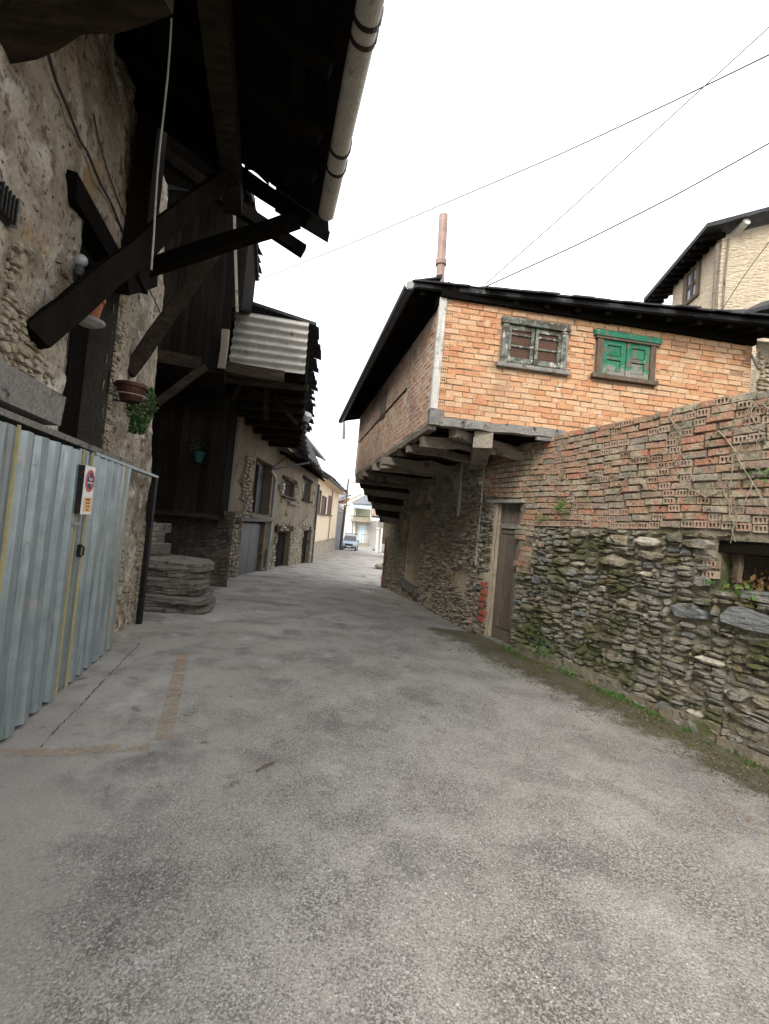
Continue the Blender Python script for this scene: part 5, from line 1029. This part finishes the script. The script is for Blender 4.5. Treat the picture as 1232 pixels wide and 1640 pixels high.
for k in range(7): piece('stone', SM['house_stone'][k], Matrix.Translation((c[0]+R_(-.28, .28), c[1]+R_(-.5, .4), c[2]+.12+R_(-.04, .16))) @ Matrix.Rotation(R_(-.5, .5), 4, 'Y') @ Matrix.Diagonal((R_(.28, .5), .22, R_(.22, .34), 1)), rb)
pk = root('timber_post', 'rusty brown post leaning at the far corner of the stone house', 'post', FW.P(8.7, -.6, .1)); part('post_shaft', 'red_gable', pk, lambda m: m.beam(FW.P(8.35, -.65, .12), FW.P(8.45, 1.2, .10), .06, .06))

# ------------------------------------------------------------------ RIGHT: garden wall, brick over rubble
GW = Fr((2.09, 6.9), -24, -1)
gd0, gd1 = .02, .60; gdoor = (gd0, gd1, -.12, 2.13)
hole = (GW.sz(1230, 900)[0]-1.2, GW.sz(1146, 900)[0], 1.27, 1.72)
ztop = lambda s_: 3.12
TOP = 3.12; BZ = 1.80
wg = root('garden_wall', 'tall garden wall of old hollow brick courses on mossy rubble stone', 'wall', GW.P(-1.5, -.15, 0))
wG = build(gridwall(GW, -6.0, 1.0, -.5, TOP-.06, .06, [gdoor, hole], .022, -.028, sd=71), 'wall_core', 'dirty_mortar', wg, fix=False)
part('wall_back', 'dirty_mortar', wg, lambda m: (m.box(GW, -6, hole[0], -.5, TOP-.08, -.45, -.13), m.box(GW, hole[1], gdoor[0], -.5, TOP-.08, -.45, -.13), m.box(GW, hole[0], hole[1], hole[3], TOP-.08, -.45, -.13), m.box(GW, hole[0], hole[1], -.5, hole[2], -.45, -.13), m.box(GW, gdoor[0], gdoor[1], gdoor[3]+.02, TOP-.08, -.45, -.13)))
part('wall_cap', 'dirty_mortar', wg, lambda m: m.box(GW, -6, 1.0, TOP-.10, TOP-.04, -.42, -.03))
def bz(s_): return BZ-.02+.16*(float(fbm(np.array([s_*1.6+7]), np.array([.5]), 3, 44)[0])-.44)
items = []; cb = .082; nrow = int((TOP-1.0)/cb)
for r in range(nrow+1):
    z = TOP-.045-r*cb
    s_ = -6.0+R_(0, .2)
    while s_ < .97:
        hdr = (random.random() < (.95 if abs(z-bz(s_+.06)-.035) < .045 else .40)); L = .115 if hdr else R_(.20, .255); sm = s_+L/2; wob = .02*math.sin(s_*1.7)+.012*math.sin(s_*4+r*.4)
        low = 1.05 if -.34 < sm < gd0 else (2.16 if gd0-.02 < sm < gd1+.06 else (2.2 if sm > gd1 else bz(sm)-.01))
        if z-.03 > low and (sm-L/2 > gd0-.4 or z > bz(sm)-.02) and not (random.random() < .018 and z < TOP-.2):
            me = random.choice(HO['hollow_brick']) if hdr else random.choice(BR['old_brick'])
            items.append((me, GW.mat(sm, z+wob, R_(-.016, .012), R_(-.03, .03)) @ Matrix.Diagonal((1 if hdr else (L-.012)/.235, 1, R_(.92, 1.06), 1))))
        s_ += L+R_(.008, .02)
place_many(items, 'brick', wG, 300, 'brick_rest')
def okG(s_, z):
    if hole[0]-.03 < s_ < hole[1]+.02 and hole[2]-.02 < z < hole[3]+.05: return False
    if gdoor[0]-.03 < s_ < gdoor[1]+.03: return False
    if s_ > gd1: return z < 2.15
    if -.34 < s_ < gd0 and z > 1.05: return False
    return z < bz(s_)-.005
big = [(GW.sz(x, y)[0], GW.sz(x, y)[1], w_, h_, m) for x, y, w_, h_, m in ((990, 865, .26, .13, 'white_stone'), (1038, 868, .30, .13, 'white_stone'), (985, 898, .50, .14, 'rubble'), (1045, 890, .30, .10, 'rubble'), (1038, 920, .13, .07, 'white_stone'), (966, 943, .14, .07, 'white_stone'), (1105, 980, .38, .18, 'slate_stone'), (1205, 995, .52, .22, 'slate_stone'), (900, 870, .22, .10, 'rubble'), (918, 940, .2, .14, 'rubble'), (1120, 870, .3, .1, 'rubble'))]
def okG2(s_, z): return okG(s_, z) and not any(abs(s_-b[0]) < b[2]/2+.01 and abs(z-b[1]) < b[3]/2+.01 for b in big)
cells = pack(-4.6, .98, -.35, BZ+.4, (.13, .62), (.035, .20), .0225, okG2)
for b in big: piece('stone', random.choice(SM[b[4]]), GW.mat(b[0], b[1], .0, R_(-.08, .08)) @ Matrix.Diagonal((b[2], .07, b[3], 1)), wG)
stones(GW, cells, 'rubble', wG, .07, -.03, 289, .97, .11, lambda s_, z, w_, h_: 'white_stone' if random.random() < .02 and w_ > .1 else ('slate_stone' if random.random() < .05 else None), .028)
# concrete footing along the bottom
part('footing', 'dirty_mortar', wg, lambda m: [m.box(GW, -4.6+k*.55, -4.6+(k+1)*.55, -.5, gzf(*GW.P(-4.3+k*.55, 0, .1)[:2])+R_(.06, .16), -.1, R_(.05, .09), .02) for k in range(8)])
# the door
gdr = root('wooden_door', 'weathered dark plank door with transom set in the garden wall', 'door', GW.P(.3, -.1, -.2))
DD = -.12
part('jamb_reveal', 'mortar', gdr, lambda m: m.box(GW, gd1-.005, gd1+.2, -.15, 2.12, -.3, -.0, .006))
part('jamb_reveal', 'mortar', gdr, lambda m: m.box(GW, gd0-.1, gd0, -.15, 2.12, -.3, -.06, .006))
part('door_back', 'dark_wood', gdr, lambda m: m.box(GW, gd0-.05, gd1+.05, -.2, 2.2, -.36, -.30))
part('lintel', 'grey_post', gdr, lambda m: m.beam(GW.P(gd0-.08, 2.155, -.08), GW.P(gd1+.22, 2.15, -.08), .26, .05, 5, .008))
part('frame', 'door_wood', gdr, lambda m: (m.box(GW, gd0, gd0+.05, -.1, 2.12, DD-.04, DD+.02), m.box(GW, gd1-.055, gd1-.008, -.1, 2.12, DD-.04, DD+.02)))
part('transom_bar', 'grey_wood', gdr, lambda m: m.box(GW, gd0+.05, gd1-.055, 1.72, 1.80, DD-.02, DD+.04, .004))
part('transom_panel', 'door_wood', gdr, lambda m: [m.box(GW, gd0+.055+k*.118, gd0+.050+(k+1)*.118, 1.80, 2.16, DD-.03, DD-.005, .002) for k in range(4)])
lf = part('door_leaf', 'door_wood', gdr, lambda m: m.box(GW, gd0+.055, gd1-.06, -.07, 1.71, DD-.05, DD-.015))
for k in range(4): part('plank', 'door_wood', lf, lambda m: m.box(GW, gd0+.058+k*.116, gd0+.054+(k+1)*.116, .12, 1.62, DD-.014, DD+.004+R_(0, .008), .003))
part('bottom_board', 'door_wood', lf, lambda m: m.box(GW, gd0+.057, gd1-.062, -.06, .10, DD-.014, DD+.016, .003)); part('top_rail', 'door_wood', lf, lambda m: m.box(GW, gd0+.057, gd1-.062, 1.64, 1.70, DD-.014, DD+.012, .003))
part('threshold', 'step_stone', gdr, lambda m: m.box(GW, gd0-.05, gd1+.2, -.28, -.07, -.3, .05, .01))
for k in range(6): piece('brick', random.choice([brick_mesh('red_jamb_brick', .16, .08)]), GW.mat(gd1+.13+R_(-.02, .02), .18+k*.115, .045, R_(-.03, .03)), gdr)
mb = MB(); s_ = gd1+.40; mb.tube([GW.P(s_, 2.95, .03), GW.P(s_-.01, 2.2, .03), GW.P(s_, 1.05, .03)], .016, 7)
build(mb, 'conduit_pipe', 'grey_post', label='thin pale conduit running down the wall corner left of the wooden door', cat='pipe')
mb = MB(); s_ = gd1+.44; mb.lathe(GW.P(s_, 2.45, .05), [(.02, 0), (.035, .02), (.035, .06), (.02, .08)], 10); build(mb, 'pipe_clamp', 'yellow_trim', label='small yellow fitting beside the thin conduit', cat='fitting')
# broken opening at the right
bo = root('broken_opening', 'broken opening in the garden wall filled with leaves and rubble', 'opening', GW.P(hole[0]+.6, hole[2], -.2))
part('lintel', 'dark_wood', bo, lambda m: m.box(GW, hole[0]-.1, hole[1]+.02, hole[3]-.11, hole[3], -.3, -.05, .008))
part('inner_wall', 'dark_stone', bo, lambda m: m.box(GW, hole[0]-.2, hole[1]+.4, hole[2]-.3, hole[3]+.3, -.9, -.8))
part('reveal', 'dirty_mortar', bo, lambda m: m.box(GW, hole[1]+.002, hole[1]+.1, hole[2]-.02, hole[3], -.44, -.06, .012))
part('bent_frame', 'bare_frame', bo, lambda m: m.beam(GW.P(hole[1]-.12, hole[2], -.16), GW.P(hole[1]-.10, hole[3]-.1, -.16), .05, .07, 3, .006))
part('bar', 'dark_steel', bo, lambda m: m.beam(GW.P(hole[1]-.42, hole[2], -.3), GW.P(hole[1]-.44, hole[3]-.1, -.3), .02, .02))
part('sill_slab', 'slate_stone', bo, lambda m: m.box(GW, hole[0], hole[1]-.25, hole[2]-.05, hole[2]+.01, -.4, .05, .012))
part('leaf_litter', 'debris_leaf', bo, lambda m: [m.leaf(GW.P(R_(hole[0], hole[1]), hole[2]+.02+abs(R_(-.22, .22))*random.random(), R_(-.7, -.1)), R_(.02, .045)) for _ in range(700)], kind='stuff', fix=False)
part('ivy', 'weed', bo, lambda m: [m.leaf(GW.P(R_(hole[0]+.3, hole[1]-.35), R_(hole[2]+.12, hole[3]-.12), R_(-.7, -.35)), R_(.02, .05)) for _ in range(260)], kind='stuff', fix=False)
for k, (ds, dz) in enumerate(((.05, .06), (.05, .16), (.05, .26))): piece('brick', random.choice(HO['hollow_brick']) if k < 2 else brick_mesh('old_brick', .2), GW.mat(hole[1]+ds+(.06 if k == 2 else 0), hole[2]+dz+.06, .012), bo)
# dried vines, ivy, weeds, moss
vine_lbl = ['dried vine trailing down over the brick courses by the right edge', 'pale dry vine looping over the wall top near the right edge', 'dead vine curling across the middle of the old brick courses', 'dead vine hanging over the broken opening', 'thin dead vine winding along the lower brick courses', 'short dry vine on the bricks above the white stones', 'dead vine rambling from the wall top above the green shutters', 'dry twig tangle at the far upper right of the brick wall', 'dead vine crossing the bricks left of the broken opening', 'pale dead stem slanting down the bricks toward the opening']
vpts = [[(1232, 700), (1190, 705), (1175, 740), (1168, 790), (1178, 830), (1170, 870)], [(1235, 655), (1215, 648), (1205, 662), (1212, 690), (1232, 698)], [(1010, 735), (1040, 730), (1075, 722), (1085, 745), (1070, 770)], [(1160, 780), (1170, 830), (1178, 868)], [(940, 770), (980, 760), (1020, 772), (1060, 790)], [(960, 800), (985, 795), (1000, 775), (1012, 745)], [(1070, 665), (1090, 690), (1085, 720), (1105, 745)], [(1232, 640), (1200, 655), (1190, 680), (1225, 690)], [(1100, 780), (1130, 795), (1160, 785), (1200, 760), (1232, 755)], [(1150, 690), (1180, 725), (1215, 790), (1232, 815)]]
for lb, ps in zip(vine_lbl, vpts):
    P = [GW.px(x, y, R_(.015, .045)) for x, y in ps]; q = []
    for a, b in zip(P[:-1], P[1:]):
        for k in range(4): q.append(a+(b-a)*k/4+RNG.normal(size=3)*.008)
    q.append(P[-1]); mb = MB(); mb.tube(q, [.0065*(1-.6*i/len(q)) for i in range(len(q))], 5)
    for _ in range(5):
        i = random.randrange(1, len(q)-2); e = q[i]+RNG.normal(size=3)*[.06, .03, .08]; mb.tube([q[i], (q[i]+e)/2+RNG.normal(size=3)*.012, e], [.004, .003, .002], 4)
    build(mb, 'dried_vine', 'dead_vine', label=lb, cat='vine', group='dried vines on the brick wall', fix=False)
def clump(lbl, x, y, n, spread, size, mat='weed', d=.08, up=.0, grp='weeds growing on the wall', name='weed_clump'):
    mb = MB(); c = GW.px(x, y, d)
    for _ in range(n): q = c+GW.u*random.gauss(0, spread)+np.array([0, 0, abs(random.gauss(0, spread))*.9+up if d > .05 else random.gauss(0, spread*.7)])+GW.n*R_(-.06, .07); mb.leaf(q, R_(.5, 1.2)*size)
    build(mb, name, mat, label=lbl, cat='weed', group=grp, fix=False)
clump('leafy green weed clump at the foot of the wall nearest the wooden door', 865, 1050, 170, .13, .022)
clump('small round leaved weed at the foot of the wall right of the tallest clump', 912, 1080, 60, .06, .024)
clump('ivy sprig growing out of the bricks above the wooden door side', 900, 812, 110, .08, .02, d=.04)
clump('ivy tuft at the lower edge of the bricks beside the door', 868, 830, 70, .06, .017, d=.04)
clump('tiny green sprig high on the bricks at the right edge', 1226, 758, 40, .05, .02, d=.04)
clump('bright weed hanging below the broken opening', 1190, 945, 70, .07, .018, d=.05)
clump('small weed under the left corner of the broken opening', 1137, 934, 30, .03, .016, d=.05)
clump('dark ivy spread low on the stones beside the door', 842, 905, 90, .12, .014, 'leaf', d=.04, name='ivy_patch')
clump('mossy leaf clump on the stones just right of the door foot', 832, 990, 90, .12, .014, 'leaf', d=.05, name='ivy_patch')
clump('dark leaf spread over the stones above the tallest weed clump', 858, 1000, 90, .13, .014, 'leaf', d=.05, name='ivy_patch')
def blades(n, s0, s1, d0, d1):
    mb = MB()
    for _ in range(n):
        s_ = R_(s0, s1)
        if float(fbm(np.array([s_*3.1]), np.array([2.]), 2, 17)[0]) < .42: continue
        p = GW.P(s_, 0, d0+(d1-d0)*random.random()**2); p[2] = gsurf(p[0], p[1])-.005; h = R_(.02, .075); e = RNG.normal(size=3)*.45*h; e[2] = h; sd_ = np.cross(e, RNG.normal(size=3)); sd_ /= np.linalg.norm(sd_); wd = R_(.0015, .003)
        mb.add([p-sd_*wd, p+sd_*wd, p+e*.6+sd_*wd*.7, p+e+[e[0]*.4, e[1]*.4, -h*.1], p+e*.6-sd_*wd*.7], [(0, 1, 2, 4), (4, 2, 3)])
    build(mb, 'grass', 'weed', label='upright grass blades rooted along the foot of the garden wall', kind='stuff', fix=False)
blades(5000, -4.4, .0, .05, .22)
def mossy(name, n, s0, s1, d0, d1, size, mat, lab):
    mb = MB()
    for _ in range(n):
        s_ = R_(s0, s1); d = d0+(d1-d0)*random.random()**2.5; p = GW.P(s_, 0, d)
        if float(fbm(np.array([s_*2.2]), np.array([d*3.]), 2, 91)[0]) < .40: continue
        p[2] = gsurf(p[0], p[1])+R_(0, size*1.1); mb.leaf(p, R_(.5, 1.3)*size)
    build(mb, name, mat, label=lab, kind='stuff', fix=False)
mossy('grass', 2600, -4.4, -.1, .05, .20, .012, 'weed', 'fringe of short green weeds along the foot of the garden wall')
mossy('debris', 900, -4.6, .0, .08, 1.3, .013, 'debris_leaf', 'dry leaf litter on the mossy edge of the lane')
mossy('moss', 8500, -4.6, .0, .10, 1.0, .008, 'moss', 'brown green moss and litter on the lane beside the garden wall')

# ------------------------------------------------------------------ RIGHT: yellow house behind (G) and stub wall
gc = np.array(at(1149, 500, 12.0))
GL = Fr(gc[:2], 6, -1); GRr = Fr(gc[:2], 98, 1)
hg = root('yellow_house', 'tall pale yellow rendered house behind the brick house at upper right', 'house', (gc[0]+3, 14, 0))
s_end = GL.sz(1077, 480)[0]; zc = GL.sz(1149, 380)[1]; ztl = zc-.1
zr = GRr.sz(1155, 378)[1]
build(gridwall(GL, 0, s_end, 2, zr+.12, .2, [], .012, 0, sd=81), 'side_wall', 'yellow_render', hg, fix=False)
build(gridwall(GRr, 0, 6, 2, 10, .12, [], .016, 0, sd=83, top=lambda s_: zr+.30*s_), 'gable_wall', 'yellow_render', hg, fix=False)
# left wall top follows the eaves
ev0, ev1 = np.array(GL.px(1134, 366, .55)), np.array(GL.px(1024, 497, .55))
wy = rect(GL, 1100, 430, 1122, 482); q = [GL.sz(1099, 441), GL.sz(1124, 420), GL.sz(1098, 491), GL.sz(1123, 471)]; wy = (q[1][0], q[0][0], (q[2][1]+q[3][1])/2, (q[0][1]+q[1][1])/2)
wn = part('window', 'bare_frame', hg, lambda m: (m.box(GL, wy[0], wy[1], wy[2], wy[2]+.10, .0, .07), m.box(GL, wy[0], wy[1], wy[3]-.10, wy[3], .0, .07), m.box(GL, wy[0], wy[0]+.12, wy[2]+.1, wy[3]-.1, .0, .068), m.box(GL, wy[1]-.2, wy[1], wy[2]+.1, wy[3]-.1, .0, .068), m.box(GL, (wy[0]+wy[1])/2-.1, (wy[0]+wy[1])/2, wy[2]+.1, wy[3]-.1, .0, .066), m.box(GL, wy[0]+.12, wy[1]-.2, wy[2]+.45, wy[2]+.50, 0, .06), m.box(GL, wy[0]+.12, wy[1]-.2, wy[3]-.5, wy[3]-.45, 0, .06)))
part('pane', 'pale_glass', wn, lambda m: m.box(GL, wy[0]+.1, wy[1]-.1, wy[2]+.08, wy[3]-.08, .012, .02))
zev = (ev0[2]+ev1[2])/2
def roofG(m):
    a = GL.P(-.5, zev+.05, .6); b = GL.P(s_end+1.6, zev+.05, .6); k = GRr.P(7, zr+.30*7+.25, .35); l = GRr.P(7, zr+.30*7+.25, -6)
    m.prism([GRr.P(-.6, zr-.05, .4), GRr.P(7, zr+.30*7.0+.12, .4), GRr.P(7, zr+.30*7.0+.12, -s_end-1.0), GRr.P(-.6, zr-.05, -s_end-1.0)], (0, 0, .14))
rg = part('roof', 'slate', hg, roofG)
for k in range(16):
    s_ = -.62+k*.45; part('slate', 'slate', rg, lambda m: m.prism([GRr.P(s_, zr+.13+.30*s_, .46+R_(-.06, .06)), GRr.P(s_+.47, zr+.14+.30*(s_+.45), .46+R_(-.06, .06)), GRr.P(s_+.47, zr+.14+.30*(s_+.45), -.3), GRr.P(s_, zr+.13+.30*s_, -.3)], (0, 0, .07)))
for k in range(12):
    t = k*(s_end+1)/11; part('rafter', 'dark_wood', rg, lambda m: m.beam(GRr.P(-.55, zr-.10, -t), GRr.P(.05, zr+.02, -t), .12, .14))
part('drain_pipe', 'joist_wood', hg, lambda m: m.tube([GL.P(.05, zr-.2, .08), GL.P(.05, 4.5, .08)], .05, 8))
part('cable_run', 'joist_wood', hg, lambda m: m.tube([GRr.P(.14, zr-.1, .05), GRr.P(.10, zr-1.2, .05), GRr.P(.13, 4.5, .05)], .03, 6))
s2, z2 = GRr.sz(1183, 368); part('vent_pipe', 'pale_render', hg, lambda m: (m.tube([GRr.P(s2-.1, z2-.12, -.1), GRr.P(s2, z2, .35)], .10, 12), m.tube([GRr.P(s2, z2, .35), GRr.P(s2+.001, z2+.001, .353)], .075, 12)))
lr = root('low_roof', 'low patch of old slate roof below the yellow gable at the right edge', 'roof', at(1215, 500, 10))
part('roof_slab', 'slate', lr, lambda m: (m.prism([at(1150, 512, 8.6), at(1290, 520, 8.6), at(1290, 495, 10.6), at(1160, 500, 10.6)], (0, 0, .06)), m.prism([at(1185, 506, 8.9), at(1290, 478, 8.9), at(1290, 470, 10.5), at(1220, 489, 10.5)], (0, 0, .08))))
for k in range(8): part('slate', 'slate', lr, lambda m: m.prism([at(1160+k*14, 512-k*.3, 8.5), at(1176+k*14, 513-k*.3, 8.5), at(1174+k*14, 505, 9.2), at(1158+k*14, 505, 9.2)], (0, 0, .03)))
sw_ = root('stub_wall', 'rough ochre stone wall end beside the orange brick house', 'wall', FF.P(5.3, 3, .1))
SW = Fr(FF.P(4.97, 0, .02)[:2], 84, 1)
swc = build(gridwall(SW, 0, 2.2, 2.6, 4.95, .06, (), .03, 0, sd=97), 'wall_face', 'ochre_stone', sw_, fix=False)
stones(SW, pack(.02, 2.0, 2.8, 4.85, (.12, .4), (.06, .16), .03, lambda a, b: float(fbm(np.array([a*2]), np.array([b*2]), 2, 7)[0]) > .36), 'plaster_stone', swc, .04, .005)
mb = MB(); mb.tube([SW.px(1203, 568, .06), SW.px(1216, 592, .12)], .018, 6); build(mb, 'stick', 'grey_wood', label='short stick poking from the ochre stone wall end', cat='stick')

# ------------------------------------------------------------------ overhead cables
def cable(lbl, pts, r, n=24):
    P = [np.array(at(*p)) for p in pts]; X = np.linspace(0, 1, len(P)); T = np.linspace(0, 1, n); q = [np.array([np.interp(t, X, [p[i] for p in P]) for i in range(3)]) for t in T]
    q2 = [q[0]]+[(q[i-1]+2*q[i]+q[i+1])/4 for i in range(1, n-1)]+[q[-1]]
    mb = MB(); mb.tube(q2, r, 5, fix if False else True); build(mb, 'overhead_cable', 'cable', label=lbl, cat='cable', group='cables strung across the lane', fix=False)
cable('uppermost overhead cable crossing the sky from the dark gallery', [(385, 460, 15), (560, 391, 13), (700, 331, 11.5), (900, 246, 9.5), (1075, 164, 8), (1260, 74, 6.6)], .0115)
cable('thick overhead cable rising from the brick house eaves', [(762, 466, 6.4), (800, 449, 6.2), (925, 392, 5.8), (1080, 314, 5.4), (1260, 214, 5.0)], .0085)
cable('thin straight wire from the brick house roof to the upper right corner', [(770, 462, 7), (900, 347, 6.6), (1100, 164, 6.0), (1260, 18, 5.5)], .0075)
cable('cable slanting across the yellow gable wall', [(1156, 497, 11), (1195, 437, 10.6), (1260, 350, 10.2)], .009)
cable('faint thin wire low in the sky at the right', [(1060, 300, 12), (1260, 198, 10)], .006)
